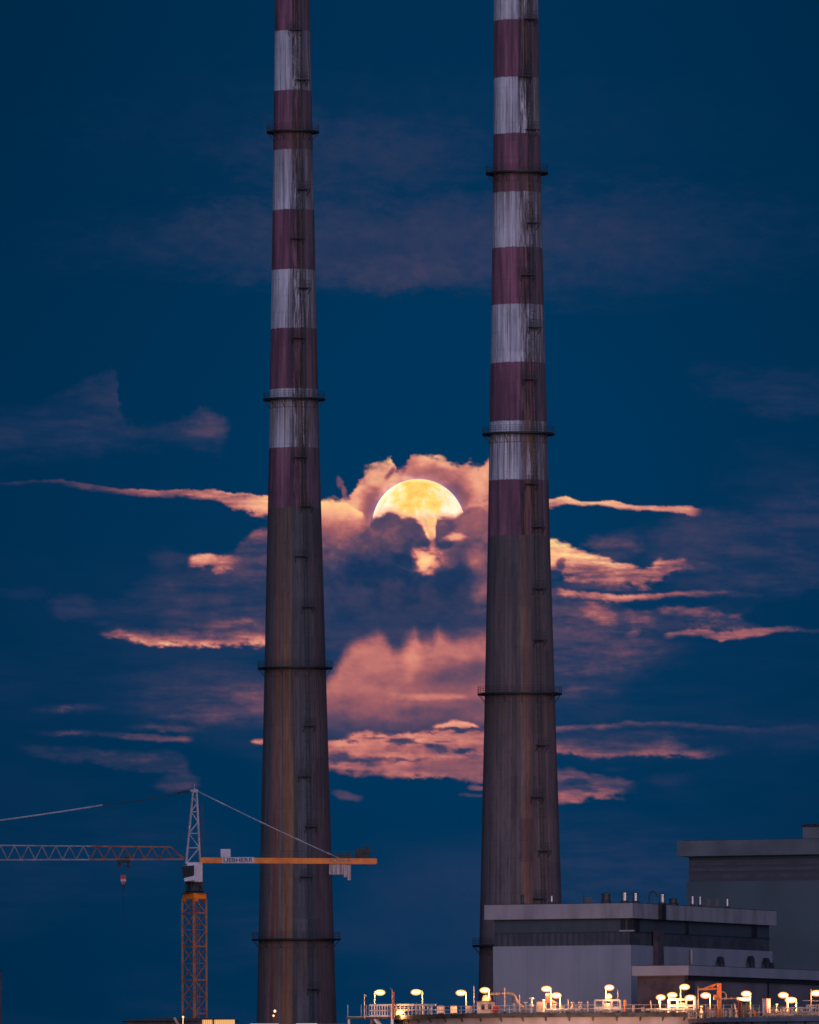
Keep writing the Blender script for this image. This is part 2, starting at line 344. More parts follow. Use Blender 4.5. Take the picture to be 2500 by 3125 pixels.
# pink mass under the slate bank
ribbon('c', [(-60, 850, 1230), (140, 830, 1240), (220, 720, 1250), (300, 570, 1260), (400, 490, 1260), (590, 395, 1250), (650, 455, 1250), (700, 545, 1250), (780, 510, 1230), (850, 440, 1220), (915, 375, 1220), (970, 450, 1210), (1050, 450, 1200), (1110, 365, 1190), (1180, 440, 1190), (1260, 465, 1190), (1330, 430, 1200), (1530, 370, 1240), (1800, 500, 1240), (2100, 800, 1200)], .97, .68, .42, 66, 70, 10, 5, ends=(30, 200), amp=.05, er=3)
blob('c', 1050, 1040, 420, 60, .6, .40, .8, 14, 5, er=.1)
blob('c', 1300, 1010, 300, 70, .5, .36, .8, 14, 5, er=.1)
blob('c', 860, 600, 70, 130, .7, .76, .9, 14, 6, er=.1)
blob('c', 560, 620, 170, 130, .55, .67, .9, 20, 6, er=.1)
blob('c', 1200, 540, 220, 60, .6, .66, .8, 16, 6, rot=-.15, er=.1)
blob('c', 1330, 740, 300, 95, .80, .36, .8, 20, 6, rot=-.12, er=.1)
blob('c', 500, 860, 330, 60, .6, .62, .8, 18, 6, er=.1)
ribbon('c', [(560, 890, 930), (800, 905, 955), (1050, 905, 955), (1300, 915, 950), (1450, 925, 945)], .75, .72, .66, 16, 14, 5, 3, ends=(80, 50))
ribbon('c', [(140, 880, 1090), (500, 900, 1100), (700, 960, 1110), (1000, 960, 1060), (1500, 950, 1060)], .5, .58, .46, 40, 50, 12, 4, ends=(1, 120))
ribbon('c', [(100, 1100, 1330), (400, 1130, 1330), (800, 1150, 1280), (1100, 1140, 1220), (1500, 1150, 1220), (1700, 1150, 1220)], .72, .34, .20, 40, 40, 12, 4, ends=(1, 1), amp=.05)
ribbon('c', [(1040, 1198, 1212), (1120, 1170, 1212), (1220, 1145, 1215), (1330, 1145, 1212), (1410, 1172, 1212), (1520, 1215, 1232)], .95, .84, .70, 8, 9, 4, 3, ends=(24, 20))
ribbon('c', [(80, 1345, 1570), (160, 1335, 1572), (300, 1310, 1585), (410, 1262, 1600), (800, 1262, 1625), (900, 1228, 1632), (1080, 1205, 1638), (1250, 1225, 1640), (1500, 1232, 1690), (1700, 1240, 1700)], .96, .68, .52, 16, 20, 8, 5, ends=(1, 1), amp=.16, sk=7)
for (cx, cy, rx, ry, a) in [(350, 1362, 42, 17, .8), (560, 1308, 80, 15, .55), (790, 1345, 100, 24, .85), (690, 1388, 60, 9, .7), (1040, 1262, 70, 12, .6), (1290, 1228, 130, 15, .85), (1460, 1220, 60, 10, .8), (1100, 1400, 75, 30, .8), (1040, 1375, 30, 16, .7), (1350, 1412, 95, 34, .95), (1400, 1480, 120, 16, .35), (430, 1520, 110, 24, .75), (850, 1500, 130, 13, .7), (600, 1480, 100, 12, .5), (230, 1485, 100, 34, .7), (1150, 1330, 90, 12, .4)]:
    blob('c', cx, cy, rx*1.15, ry, a, .19, .60, 10, 10, sk=11)
ribbon('c', [(900, 1500, 1620), (1100, 1480, 1630), (1500, 1480, 1680), (1700, 1480, 1680)], .55, .48, .46, 20, 16, 8, 4, ends=(60, 1))
for x0, y0, x1, th, gg in [(160, 1385, 900, 26, .74), (180, 1440, 700, 22, .72), (160, 1560, 700, 18, .66), (540, 1540, 880, 22, .70), (860, 1285, 1500, 20, .72), (1080, 1465, 1260, 10, .68), (900, 1430, 1080, 34, .72), (1250, 1330, 1540, 30, .72)]:
    blob('c', (x0+x1)/2, y0, (x1-x0)/2, th, .6, gg, .7, 10, 7, rot=.03, sk=9)
blob('c', 300, 1795, 120, 34, .60, .38, .5, 10, 6, rot=.2)
blob('c', 1460, 1742, 70, 22, .70, .50, .5, 8, 5)
blob('c', 1430, 1815, 100, 15, .45, .36, .6, 8, 4)
# head around the moon, moonlight painted into its glow
top = [(-80, 600), (205, 562), (270, 562), (340, 582), (400, 545), (450, 455), (510, 365), (600, 292), (690, 275), (728, 238), (752, 300), (730, 345), (760, 372), (830, 325), (875, 255), (950, 250), (1010, 228), (1060, 240), (1110, 250), (1180, 285), (1230, 312), (1270, 295), (1310, 275), (1360, 305), (1400, 325), (1450, 250), (1600, 250), (1700, 600)]
ribbon('m', [(x, y, 1000) for x, y in top], .97, .80, .62, 17, 60, 9, 9, er=8.5, ends=(30, 120), amp=.20)
ribbon('m', [(300, 395, 440), (340, 390, 470), (365, 440, 540), (400, 530, 600)], .55, .52, .55, 12, 12, 5, 5, ends=(8, 12))
blob('m', 715, 360, 22, 55, .6, .25, .6, 6, 6, rot=.5)
blob('m', 560, 600, 70, 110, .75, .45, .8, 12, 8, rot=.3)
blob('m', 1230, 520, 130, 110, .75, .42, .7, 14, 9, rot=.5)
blob('m', 960, 345, 210, 32, .55, .56, .8, 12, 8)
blob('m', 1080, 380, 160, 40, .5, .50, .8, 12, 8)
ribbon('m', [(-60, 565, 760), (205, 563, 770), (270, 563, 780), (340, 583, 790), (430, 600, 770), (510, 640, 740), (545, 690, 730)], 1, .98, .62, 8, 50, 5, 5, er=5, ends=(1, 20), amp=.10)
ribbon('m', [(200, 700, 900), (350, 720, 900), (450, 730, 880), (540, 740, 860)], .85, .60, .32, 60, 70, 12, 7, ends=(1, 40), amp=.12)
ribbon('m', [(1280, 615, 650), (1360, 590, 625), (1450, 575, 615), (1600, 560, 610)], .8, .84, .66, 10, 14, 6, 5, ends=(20, 1))
blob('m', 1390, 430, 90, 90, .5, .80, .8, 12, 8)
# the dark bank in front of the moon
bank = [(-100, 900), (100, 900), (300, 870), (440, 800), (520, 760), (562, 745), (572, 730), (588, 694), (640, 668), (740, 645), (800, 676), (870, 698), (958, 702), (986, 742), (1006, 800), (1024, 842), (1048, 840), (1056, 770), (1064, 706), (1130, 688), (1205, 702), (1255, 655), (1300, 635), (1380, 640), (1460, 620), (1700, 640)]
bank2 = bank
ox, oy, s = ZT['m']
xw = GX + 7*WX + 5*HX; yw = GY + 7*WY + 5*HY
tb = np.interp(xw, [ox+k[0]*s for k in bank], [oy+k[1]*s for k in bank])
dm0 = np.sqrt((GX-1277.4)**2+(GY-1602.7)**2)/140.0
softb = 16+80*sst((dm0-1.0)/.9)*(GX < 1300)+50*sst((dm0-1.0)/.7)*(GX >= 1300)
bankmask = sst((yw+9*PUF+6*NF-tb)/softb+.5-.2*sst((dm0-1)/.5))*sst((oy+1500*s-GY)/200)*sst((GX-(ox+120*s))/80)*sst((ox+1700*s-GX)/100)
lay(bankmask, np.clip(.38 - .20*sst((GY-(oy+(720+.0*GX)*s))/(380*s)) + .20*PUF + .05*ND + .10*sst((1160-GX)/160)*sst((1760-GY)/120), .06, 1))
ribbon('m', [(1060, 700, 1000), (1150, 690, 1060), (1250, 650, 1100), (1350, 640, 1300), (1460, 620, 1300), (1600, 620, 1250)], .80, .46, .36, 30, 90, 14, 8, ends=(24, 60), amp=.16)
ribbon('m', [(580, 680, 760), (700, 640, 740), (850, 700, 770), (940, 700, 820), (1000, 800, 900)], .5, .34, .26, 10, 30, 8, 5, ends=(20, 20))
blob('m', 1400, 1050, 70, 200, .60, .56, .8, 16, 10, amp=.14)
blob('m', 1180, 960, 130, 60, .5, .46, .7, 14, 9)
blob('m', 1330, 760, 90, 60, .5, .50, .8, 14, 9)
blob('m', 1130, 890, 70, 26, .75, .16, .6, 10, 7)
blob('m', 1210, 990, 40, 50, .5, .22, .6, 10, 7)
blob('m', 1260, 1080, 60, 90, .7, .13, .7, 12, 8)
blob('m', 1215, 832, 70, 26, .9, .86, .5, 8, 6)
blob('m', 770, 925, 40, 26, .45, .42, .6, 8, 6)
blob('m', 640, 1080, 260, 70, .75, .06, .8, 20, 8)
blob('m', 1150, 1150, 200, 60, .7, .10, .8, 20, 8)
blob('m', 760, 990, 60, 40, .6, .10, .7, 10, 6)
ribbon('m', [(900, 640, 700), (960, 680, 745), (1000, 690, 820), (1030, 700, 850), (1062, 690, 835), (1080, 640, 700)], 1, .95, .99, 14, 16, 4, 4, ends=(10, 8))
blob('m', 1040, 880, 22, 60, .8, .62, .7, 4, 4)
blob('m', 1000, 1015, 118, 92, .95, .80, .40, 10, 13, amp=.15)
blob('m', 985, 1010, 62, 48, .9, 1.05, .7, 6, 8)
blob('m', 1185, 1010, 60, 50, .5, .50, .6, 8, 8)
# slow streaky structure everywhere, then the thin part of the head lets the moon through
glo = np.clip(glo*(1+.22*STR*sst((cov-.2)/.5)*sst((GY-2180)/60)), 0, 1.1)
far_ = sst((np.abs(GX-1277)-290)/160)*sst((GY-950)/250)*.8
WSP = fbm2(f2, GX/210+2, GY/30+9, 6, .66)
glo = glo*(1+far_*np.clip(.42*WSP-.06, -.45, .22)); cov = cov*(1+far_*np.clip(.45*WSP-.08, -.6, .0))
dim = sst((np.abs(GX-1277)-560)/560)
glo = np.where(glo < .36, glo*(1-.28*dim), glo*(1-.06*dim))
MX, MY, MR = 1277.4, 1603.7, 142.0
dm = np.sqrt((GX-MX)**2+(GY-MY)**2)/MR
rim = sst((yw+9*PUF+8*NF-(tb-26))/26)*(dm < 1.05)
openm = sst((1.14-dm)/.14)*(1-bankmask)*(1-.80*rim)
fun = np.exp(-((GX-(ox+1020*s))/34)**2-((GY-(oy+785*s))/46)**4); openm = openm*(1-.90*fun)
veil = np.clip(1-cov-.15*bankmask, 0, 1)*(1-bankmask*(dm < 1.15)); veil = veil*(1-openm)+openm
near = (1-sst((dm-.93)/.07))*(1-bankmask)*(1-.8*np.maximum(rim, fun))
glo = np.where(dm < 1.0, glo*(1-rim)+.90*rim*(1-bankmask)+glo*rim*bankmask, glo)
emis = cov*(1-.72*near)
glo = glo*(1-.0*near)
ny, nx = GX.shape
a = (GX-1250)*K; b = (1562.5-GY)*K
a, b = a + ROLL*b, b - ROLL*a
dx, dy, dz = a, math.cos(TILT)-b*math.sin(TILT), math.sin(TILT)+b*math.cos(TILT)
L = np.sqrt(dx*dx+dy*dy+dz*dz); RC = 40000.0
co = np.stack([dx/L*RC, dy/L*RC, CAMZ+dz/L*RC], -1).reshape(-1, 3)
ii = np.arange((ny-1)*nx).reshape(ny-1, nx)[:, :-1].ravel()
quads = np.stack([ii, ii+1, ii+nx+1, ii+nx], -1)
me = bpy.data.meshes.new('clouds'); me.vertices.add(len(co)); me.vertices.foreach_set('co', co.astype(np.float32).ravel())
me.loops.add(quads.size); me.loops.foreach_set('vertex_index', quads.astype(np.int32).ravel())
me.polygons.add(len(quads)); me.polygons.foreach_set('loop_start', np.arange(0, quads.size, 4, dtype=np.int32))
me.update(calc_edges=True)
edge = sst((GX+4200)/1500)*sst((6700-GX)/1500)*sst((GY+2400)/900)
for nm, arr in (('thickness', emis*edge), ('veil', 1-(1-veil)*edge), ('glow', np.clip(glo, 0, 1.1))):
    at = me.attributes.new(nm, 'FLOAT', 'POINT'); at.data.foreach_set('value', arr.astype(np.float32).ravel())
cm = bpy.data.materials.new('painted_moonlit_cloud'); cm.use_nodes = True; t = cm.node_tree; t.nodes.clear()
ag, at_, av = [N(t, 'ShaderNodeAttribute', attribute_name=k) for k in ('glow', 'thickness', 'veil')]
geo = N(t, 'ShaderNodeTexCoord'); nz = N(t, 'ShaderNodeTexNoise'); nz.inputs['Scale'].default_value = 0.011; nz.inputs['Detail'].default_value = 7
t.links.new(geo.outputs['Object'], nz.inputs['Vector'])
gv = wm(t, 'ADD', ag.outputs['Fac'], wm(t, 'MULTIPLY', wm(t, 'ADD', nz.outputs[0], -0.5), 0.09))
rp = N(t, 'ShaderNodeValToRGB'); t.links.new(wm(t, 'DIVIDE', gv, 1.1), rp.inputs[0])
def lin(*c): return tuple((x/255/12.92 if x/255 <= .04045 else ((x/255+.055)/1.055)**2.4) for x in c)
stops = [(0.0, lin(8, 48, 84)), (.14, lin(32, 55, 92)), (.26, lin(58, 62, 94)), (.40, lin(98, 74, 98)), (.55, lin(158, 94, 102)), (.68, lin(206, 124, 114)), (.80, lin(238, 162, 134)), (.93, lin(255, 190, 138)), (1.05, lin(255, 222, 150))]
els = rp.color_ramp.elements
while len(els) > 1: els.remove(els[-1])
els[0].position = 0; els[0].color = (*stops[0][1], 1)
for p_, c_ in stops[1:]:
    e = els.new(p_/1.1); e.color = (*c_, 1)
em = N(t, 'ShaderNodeEmission'); t.links.new(rp.outputs[0], em.inputs[0]); t.links.new(at_.outputs['Fac'], em.inputs[1])
tr = N(t, 'ShaderNodeBsdfTransparent'); t.links.new(av.outputs['Fac'], tr.inputs[0])
ad = N(t, 'ShaderNodeAddShader'); t.links.new(em.outputs[0], ad.inputs[0]); t.links.new(tr.outputs[0], ad.inputs[1])
om = N(t, 'ShaderNodeOutputMaterial'); t.links.new(ad.outputs[0], om.inputs[0])
cm.cycles.emission_sampling = 'NONE'
me.materials.append(cm)
cl = bpy.data.objects.new('clouds', me); C.objects.link(cl); tag(cl, kind='stuff')
cl['label'] = 'banks and streaks of cloud painted with pink and peach moonlight around the moon'; cl['category'] = 'cloud'

# ------------------------------------------------------------------ moon
MD = 90000.0
mc = P(MX, MY, MD); mr = MR*K*MD
mb = MB(); prof = [(max(mr*math.sin(math.pi*i/48), .01), -mr*math.cos(math.pi*i/48)) for i in range(49)]
mb.lathe(prof, n=96)
mm = bpy.data.materials.new('moon_glow'); mm.use_nodes = True; t = mm.node_tree; t.nodes.clear()
tcm = N(t, 'ShaderNodeTexCoord'); n1 = N(t, 'ShaderNodeTexNoise'); n1.inputs['Scale'].default_value = 0.0036*4; n1.inputs['Detail'].default_value = 6; n1.inputs['Roughness'].default_value = .6
n1.inputs['Scale'].default_value = 3.6/mr; t.links.new(tcm.outputs['Object'], n1.inputs['Vector'])
sx = N(t, 'ShaderNodeSeparateXYZ'); t.links.new(tcm.outputs['Object'], sx.inputs[0])
side = mapr(t, wm(t, 'ABSOLUTE', wm(t, 'DIVIDE', sx.outputs[0], mr)), 0.15, 0.75, 0.0, .30)
foot = mapr(t, wm(t, 'DIVIDE', sx.outputs[2], mr), 0.40, 0.22, 0.0, .10)
fm = wm(t, 'ADD', wm(t, 'ADD', n1.outputs[0], side), foot)
r2 = N(t, 'ShaderNodeValToRGB'); t.links.new(fm, r2.inputs[0]); e = r2.color_ramp.elements
e[0].position = .40; e[0].color = (*lin(250, 192, 78), 1); e[1].position = .80; e[1].color = (*lin(255, 250, 215), 1)
e2 = e.new(.55); e2.color = (*lin(255, 216, 104), 1)
em = N(t, 'ShaderNodeEmission'); t.links.new(r2.outputs[0], em.inputs[0]); em.inputs[1].default_value = .95
om = N(t, 'ShaderNodeOutputMaterial'); t.links.new(em.outputs[0], om.inputs[0]); mm.cycles.emission_sampling = 'NONE'
moon = mb.build('moon', mm, smooth=True, loc=mc); tag(moon, 'glowing yellow full moon half hidden behind cloud between the two chimneys', 'moon')

# ------------------------------------------------------------------ chimneys
def chimney_material(name, H, bands, grey_z, gal, ladder, seed, cols):
    """bands: list of (z_from, is_white) going up, above grey_z; gal: gallery heights"""
    m, t, b = newmat(name)
    co = N(t, 'ShaderNodeTexCoord'); s = N(t, 'ShaderNodeSeparateXYZ'); t.links.new(co.outputs['Object'], s.inputs[0])
    x, y, z = s.outputs
    rad = wm(t, 'SQRT', wm(t, 'ADD', wm(t, 'MULTIPLY', x, x), wm(t, 'MULTIPLY', y, y)))
    xn = wm(t, 'DIVIDE', x, rad)                       # -1 left .. 1 right as seen from the west
    ang = wm(t, 'ARCTAN2', x, wm(t, 'MULTIPLY', y, -1))
    def noise(sa, sz, off, det=5, rough=.55, warp=0):
        c = N(t, 'ShaderNodeCombineXYZ'); t.links.new(wm(t, 'MULTIPLY', ang, sa), c.inputs[0]); t.links.new(wm(t, 'MULTIPLY', z, sz), c.inputs[1]); c.inputs[2].default_value = off+seed
        n = N(t, 'ShaderNodeTexNoise'); n.inputs['Scale'].default_value = 1; n.inputs['Detail'].default_value = det; n.inputs['Roughness'].default_value = rough
        t.links.new(c.outputs[0], n.inputs['Vector']); return n.outputs[0]
    blot = noise(7, .11, 15, 6, .62); blot2 = noise(13, .30, 19, 6, .7)
    # slightly uneven paint line
    zz = wm(t, 'ADD', z, wm(t, 'MULTIPLY', wm(t, 'ADD', noise(9, .15, 3, 3), -.5), .35))
    ispaint = mapr(t, zz, bands[0][0]-.04, bands[0][0]+.04, 0, 1, False); iswhite = None; prev = False
    for z0, wht in bands:
        if wht != prev:
            st_ = mapr(t, zz, z0-.04, z0+.04, 0, 1 if wht else -1, False)
            iswhite = st_ if iswhite is None else wm(t, 'ADD', iswhite, st_); prev = wht
    pat = mapr(t, noise(3.2, .05, 11, 4), .38, .62)
    redc = mixc(t, pat, (0.20, 0.080, 0.125), (0.39, 0.150, 0.205))
    whc = mixc(t, mapr(t, noise(5, .06, 21, 5), .40, .62), (0.88, 0.80, 0.84), (0.66, 0.61, 0.65))
    # concrete: broad stains run the whole height, rust brown, algae grey, wash marks
    aw = wm(t, 'ADD', wm(t, 'MULTIPLY', wm(t, 'ADD', ang, 1.5708), .3183), wm(t, 'MULTIPLY', wm(t, 'ADD', noise(2.5, .022, 33, 4), -.5), .13))
    cr = N(t, 'ShaderNodeValToRGB'); t.links.new(aw, cr.inputs[0]); es = cr.color_ramp.elements
    while len(es) > 1: es.remove(es[-1])
    for k_, (p_, c_) in enumerate(cols):
        e = es[0] if k_ == 0 else es.new(p_)
        e.position = p_; e.color = (*c_, 1)
    gc = mixc(t, mapr(t, noise(16, .012, 31, 5, .6), .46, .60, 0, .60), cr.outputs[0], (0.050, 0.052, 0.066))
    gc = mixc(t, mapr(t, noise(30, .02, 41, 5, .6), .50, .60, 0, .45), gc, (0.150, 0.125, 0.120))
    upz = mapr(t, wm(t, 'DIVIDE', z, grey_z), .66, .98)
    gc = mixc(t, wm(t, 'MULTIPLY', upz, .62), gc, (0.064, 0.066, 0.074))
    gc = mixc(t, 1.0, gc, (1.85, 1.50, 1.30), 'MULTIPLY')
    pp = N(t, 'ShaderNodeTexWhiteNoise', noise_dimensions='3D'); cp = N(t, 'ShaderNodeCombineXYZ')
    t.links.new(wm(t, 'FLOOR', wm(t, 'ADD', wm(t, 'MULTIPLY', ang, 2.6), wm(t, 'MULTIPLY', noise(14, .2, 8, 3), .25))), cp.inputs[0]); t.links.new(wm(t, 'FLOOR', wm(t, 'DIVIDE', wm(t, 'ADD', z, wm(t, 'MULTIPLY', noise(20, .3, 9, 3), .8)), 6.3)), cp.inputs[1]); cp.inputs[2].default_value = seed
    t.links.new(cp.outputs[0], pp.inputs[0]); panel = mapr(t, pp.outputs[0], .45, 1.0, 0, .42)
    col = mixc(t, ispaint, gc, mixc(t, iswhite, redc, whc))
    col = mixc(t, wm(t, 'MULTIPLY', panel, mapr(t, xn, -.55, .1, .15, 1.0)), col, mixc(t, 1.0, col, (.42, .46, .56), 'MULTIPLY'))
    col = mixc(t, mapr(t, blot, .42, .60, 0, .42), col, mixc(t, 1.0, col, (.50, .48, .55), 'MULTIPLY'))
    col = mixc(t, mapr(t, blot2, .50, .60, 0, .40), col, mixc(t, 1.0, col, (.50, .50, .52), 'MULTIPLY'))
    # cast joints between concrete lifts
    lift = wm(t, 'FRACT', wm(t, 'DIVIDE', z, 2.6))
    jl = wm(t, 'MULTIPLY', wm(t, 'SUBTRACT', 1.0, mapr(t, lift, .03, .08)), mapr(t, noise(7, .3, 61, 3), .45, .6, 0, .35))
    col = mixc(t, jl, col, mixc(t, 1.0, col, (.45, .45, .5), 'MULTIPLY'))
    # block of grime and re-coated panels beside the ladder, and streaks down the shaft
    lad = wm(t, 'MULTIPLY', mapr(t, xn, ladder-.52, ladder-.36), wm(t, 'SUBTRACT', 1.0, mapr(t, xn, ladder+.12, ladder+.24, 0, .75)))
    grime = wm(t, 'MULTIPLY', lad, mapr(t, wm(t, 'ADD', noise(22, .30, 71, 6, .7), wm(t, 'MULTIPLY', noise(5, .05, 75, 2), .35)), .650, .705))
    col = mixc(t, wm(t, 'MULTIPLY', grime, wm(t, 'ADD', wm(t, 'MULTIPLY', ispaint, .72), .16)), col, (0.060, 0.050, 0.055))
    soot = wm(t, 'MULTIPLY', wm(t, 'MULTIPLY', mapr(t, noise(6, .055, 77, 6, .62), .46, .52), mapr(t, xn, ladder-.75, ladder-.35)), ispaint)
    col = mixc(t, wm(t, 'MULTIPLY', soot, .85), col, mixc(t, 1.0, col, (.30, .30, .36), 'MULTIPLY'))
    stre = mapr(t, noise(26, .05, 81, 6, .68), .50, .60, 0, .85)
    stre = wm(t, 'MULTIPLY', stre, mapr(t, noise(3, .04, 85, 3), .40, .56))
    col = mixc(t, wm(t, 'MULTIPLY', stre, wm(t, 'ADD', wm(t, 'MULTIPLY', ispaint, .6), .4)), col, (0.070, 0.058, 0.064))
    # rust and dirty water from each gallery
    acc = None
    for g_ in gal:
        d = mapr(t, z, g_-9.5, g_, 0, 1, False); d = wm(t, 'MULTIPLY', d, wm(t, 'LESS_THAN', z, g_))
        acc = d if acc is None else wm(t, 'ADD', acc, d)
    run = wm(t, 'MULTIPLY', acc, mapr(t, noise(26, .03, 91, 5, .6), .42, .55))
    col = mixc(t, wm(t, 'MULTIPLY', run, .75), col, (0.085, 0.055, 0.048))
    run2 = wm(t, 'MULTIPLY', acc, mapr(t, noise(15, .02, 97, 4, .5), .52, .60))
    col = mixc(t, wm(t, 'MULTIPLY', run2, .8), col, (0.22, 0.10, 0.045))
    # rust patches low right of the ladder on the painted part
    rp2 = wm(t, 'MULTIPLY', mapr(t, noise(11, .06, 103, 5, .65), .50, .60, 0, .85), mapr(t, xn, -.1, .45))
    col = mixc(t, wm(t, 'MULTIPLY', rp2, ispaint), col, (0.26, 0.12, 0.06))
    col = mixc(t, wm(t, 'MULTIPLY', wm(t, 'MULTIPLY', mapr(t, xn, ladder-.05, ladder+.2), ispaint), mapr(t, noise(16, .07, 105, 6, .7), .42, .58, .15, .85)), col, (0.125, 0.105, 0.125))
    t.links.new(col, b.inputs['Base Color']); b.inputs['Roughness'].default_value = .85
    return m
def chimney(D, prof, bands_px, grey_py, gals, rests, label, H, ladder, seed, cx_ref, cols):
    base = P(cx_ref[0], cx_ref[1], D); X = base.x
    def zof(py, px=None): return P(cx_ref[0] + (cx_ref[1]-py)*-ROLL, py, D).z
    zs = []
    for py, l, r in prof:
        w = (r-l)/2*K*D*1.0; zs.append((zof(py), w))
    zs.sort()
    # extrapolate to ground and to the top
    (za, ra), (zb, rb) = zs[0], zs[3]; sl = (rb-ra)/(zb-za)
    pts = [(0, ra+sl*(0-za))] + zs
    (zc_, rc_), (zd, rd) = zs[-3], zs[-1]; sl2 = min((rd-rc_)/(zd-zc_), -.003)
    pts.append((H, rd+sl2*(H-zd)))
    rad = lambda z: float(np.interp(z, [p[0] for p in pts], [p[1] for p in pts]))
    # smooth the measured radii
    zz = np.linspace(0, H, 90); rr = np.interp(zz, [p[0] for p in pts], [p[1] for p in pts]); rr = np.convolve(np.pad(rr, 4, 'edge'), np.ones(9)/9, 'valid')
    rad = lambda z: float(np.interp(z, zz, rr))
    e = empty('power_station_chimney', (X, D, 0), label, 'chimney', 'twin power station chimneys')
    galz = [zof(g_) for g_ in gals]
    bands = []
    bp = sorted([(zof(py), w) for py, w in bands_px]); 
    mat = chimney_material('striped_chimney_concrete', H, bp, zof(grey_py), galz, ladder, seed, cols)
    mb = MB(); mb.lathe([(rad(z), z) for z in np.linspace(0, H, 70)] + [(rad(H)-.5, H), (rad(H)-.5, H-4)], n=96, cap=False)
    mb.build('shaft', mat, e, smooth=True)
    th = math.asin(ladder)
    def on(z, tt, off=0): r = rad(z)+off; return Vector((r*math.sin(tt), -r*math.cos(tt), z))
    for gz in galz:
        r0 = rad(gz); r1 = r0+1.08
        m = MB(); m.lathe([(r0-.05, gz-.12), (r1, gz-.12), (r1, gz+.14), (r0-.05, gz+.14), (r0-.05, gz-.12)], n=64, cap=False)
        go = m.build('gallery', M['dark'], e)
        m = MB()
        for hh in (.45, .78, 1.12): m.lathe([(r1-.06, gz+hh-.018), (r1-.01, gz+hh-.018), (r1-.01, gz+hh+.018), (r1-.06, gz+hh+.018), (r1-.06, gz+hh-.018)], n=64, cap=False)
        for i in range(36):
            tt = 2*math.pi*i/36; c, s_ = math.sin(tt)*(r1-.04), -math.cos(tt)*(r1-.04)
            m.bar((c, s_, gz+.1), (c, s_, gz+1.13), .04)
        m.build('railing', M['dark'], go)
        m = MB()
        for i in range(14):
            tt = 2*math.pi*(i+.1)/14; d = Vector((math.sin(tt), -math.cos(tt), 0))
            m.bar(d*(r1-.12)+Vector((0, 0, gz-.12)), d*(r0+.03)+Vector((0, 0, gz-1.35)), .07)
        m.lathe([(r0-.02, gz-1.40), (r0+.05, gz-1.40), (r0+.05, gz-1.32), (r0-.02, gz-1.32)], n=64, cap=False)
        m.build('bracket_ring', M['ladder'], go)
    # caged ladder
    m = MB(); z = 4.0
    seg = [(a_, min(a_+6, H-1)) for a_ in np.arange(4, H-1, 6)]
    for sd_ in (-.28, .28):
        for a_, b_ in seg:
            pa, pb = on(a_, th, .22), on(b_, th, .22); tx = Vector((math.cos(th), math.sin(th), 0))*sd_
            m.bar(pa+tx, pb+tx, .05)
    for z in np.arange(4.2, H-1, .6):
        p_ = on(z, th, .22); tx = Vector((math.cos(th), math.sin(th), 0))*.28; m.bar(p_-tx, p_+tx, .035)
    lo = m.build('ladder', M['ladder'], e)
    m = MB()
    nrm = Vector((math.sin(th), -math.cos(th), 0)); tg = Vector((math.cos(th), math.sin(th), 0))
    for z in np.arange(6.5, H-2, 1.25):
        p_ = on(z, th, .22); ring = [p_ + tg*math.cos(q)*.40 + nrm*(math.sin(q)*.72) for q in np.linspace(0, math.pi, 7)]
        for u_, v_ in zip(ring[:-1], ring[1:]): m.bar(u_, v_, .03)
    for q in (0.5, 1.57, 2.64):
        for a_, b_ in seg:
            o_ = tg*math.cos(q)*.40 + nrm*(math.sin(q)*.72); m.bar(on(max(a_, 6), th, .22)+o_, on(b_, th, .22)+o_, .025)
    m.build('cage', M['ladder'], lo)
    # rest platforms, alternating to either side of the ladder
    for i, (py, sd_) in enumerate(rests):
        z = zof(py); r0 = rad(z); m = MB(); half = .85/r0; ctr = th + (sd_*.45-.25)/r0
        tts = np.linspace(ctr-half, ctr+half, 8)
        vs = []
        for zz_ in (z-.07, z+.05):
            for tt in tts:
                for off in (-.05, 1.0): vs.append((math.sin(tt)*(r0+off), -math.cos(tt)*(r0+off), zz_))
        n = len(tts)*2; fs = []
        for k in range(len(tts)-1):
            a_ = 2*k; fs += [(a_, a_+1, a_+3, a_+2), (n+a_, n+a_+2, n+a_+3, n+a_+1), (a_+1, n+a_+1, n+a_+3, a_+3)]
        fs += [(0, n, n+1, 1), (n-2, n-1, 2*n-1, 2*n-2)]
        m.add(vs, fs); po = m.build('rest_platform', M['plat'], e)
        m = MB()
        for tt in tts[::1]:
            p_ = Vector((math.sin(tt)*(r0+.95), -math.cos(tt)*(r0+.95), z)); m.bar(p_, p_+Vector((0, 0, 1.15)), .05)
        for hh in (.6, 1.15):
            for t0, t1 in zip(tts[:-1], tts[1:]):
                m.bar((math.sin(t0)*(r0+.95), -math.cos(t0)*(r0+.95), z+hh), (math.sin(t1)*(r0+.95), -math.cos(t1)*(r0+.95), z+hh), .05)
        for tt in (tts[0], tts[-1]):
            m.bar((math.sin(tt)*(r0+.9), -math.cos(tt)*(r0+.9), z-.1), (math.sin(tt)*r0, -math.cos(tt)*r0, z-1.0), .08)
        m.build('railing', M['plat'], po)
    return e, rad, X
profL = [(0, 840.1, 947.3), (230, 838, 951.5), (400, 835.9, 955.4), (700, 832.6, 962), (1006, 828, 969.4), (1220, 825.5, 974), (1350, 823.2, 976.6), (1553, 819.3, 982.9), (2042, 808.6, 996.2), (2620, 796.4, 1014), (2868, 791.4, 1020.6), (3125, 784, 1029)]
profR = [(0, 1507.7, 1646.1), (240, 1508.2, 1646.5), (530, 1505.2, 1651.6), (700, 1502.9, 1655.5), (1110, 1497.3, 1664.5), (1320, 1493.4, 1671), (1640, 1489, 1678.9), (2100, 1480.2, 1693), (2750, 1468.1, 1716.3)]
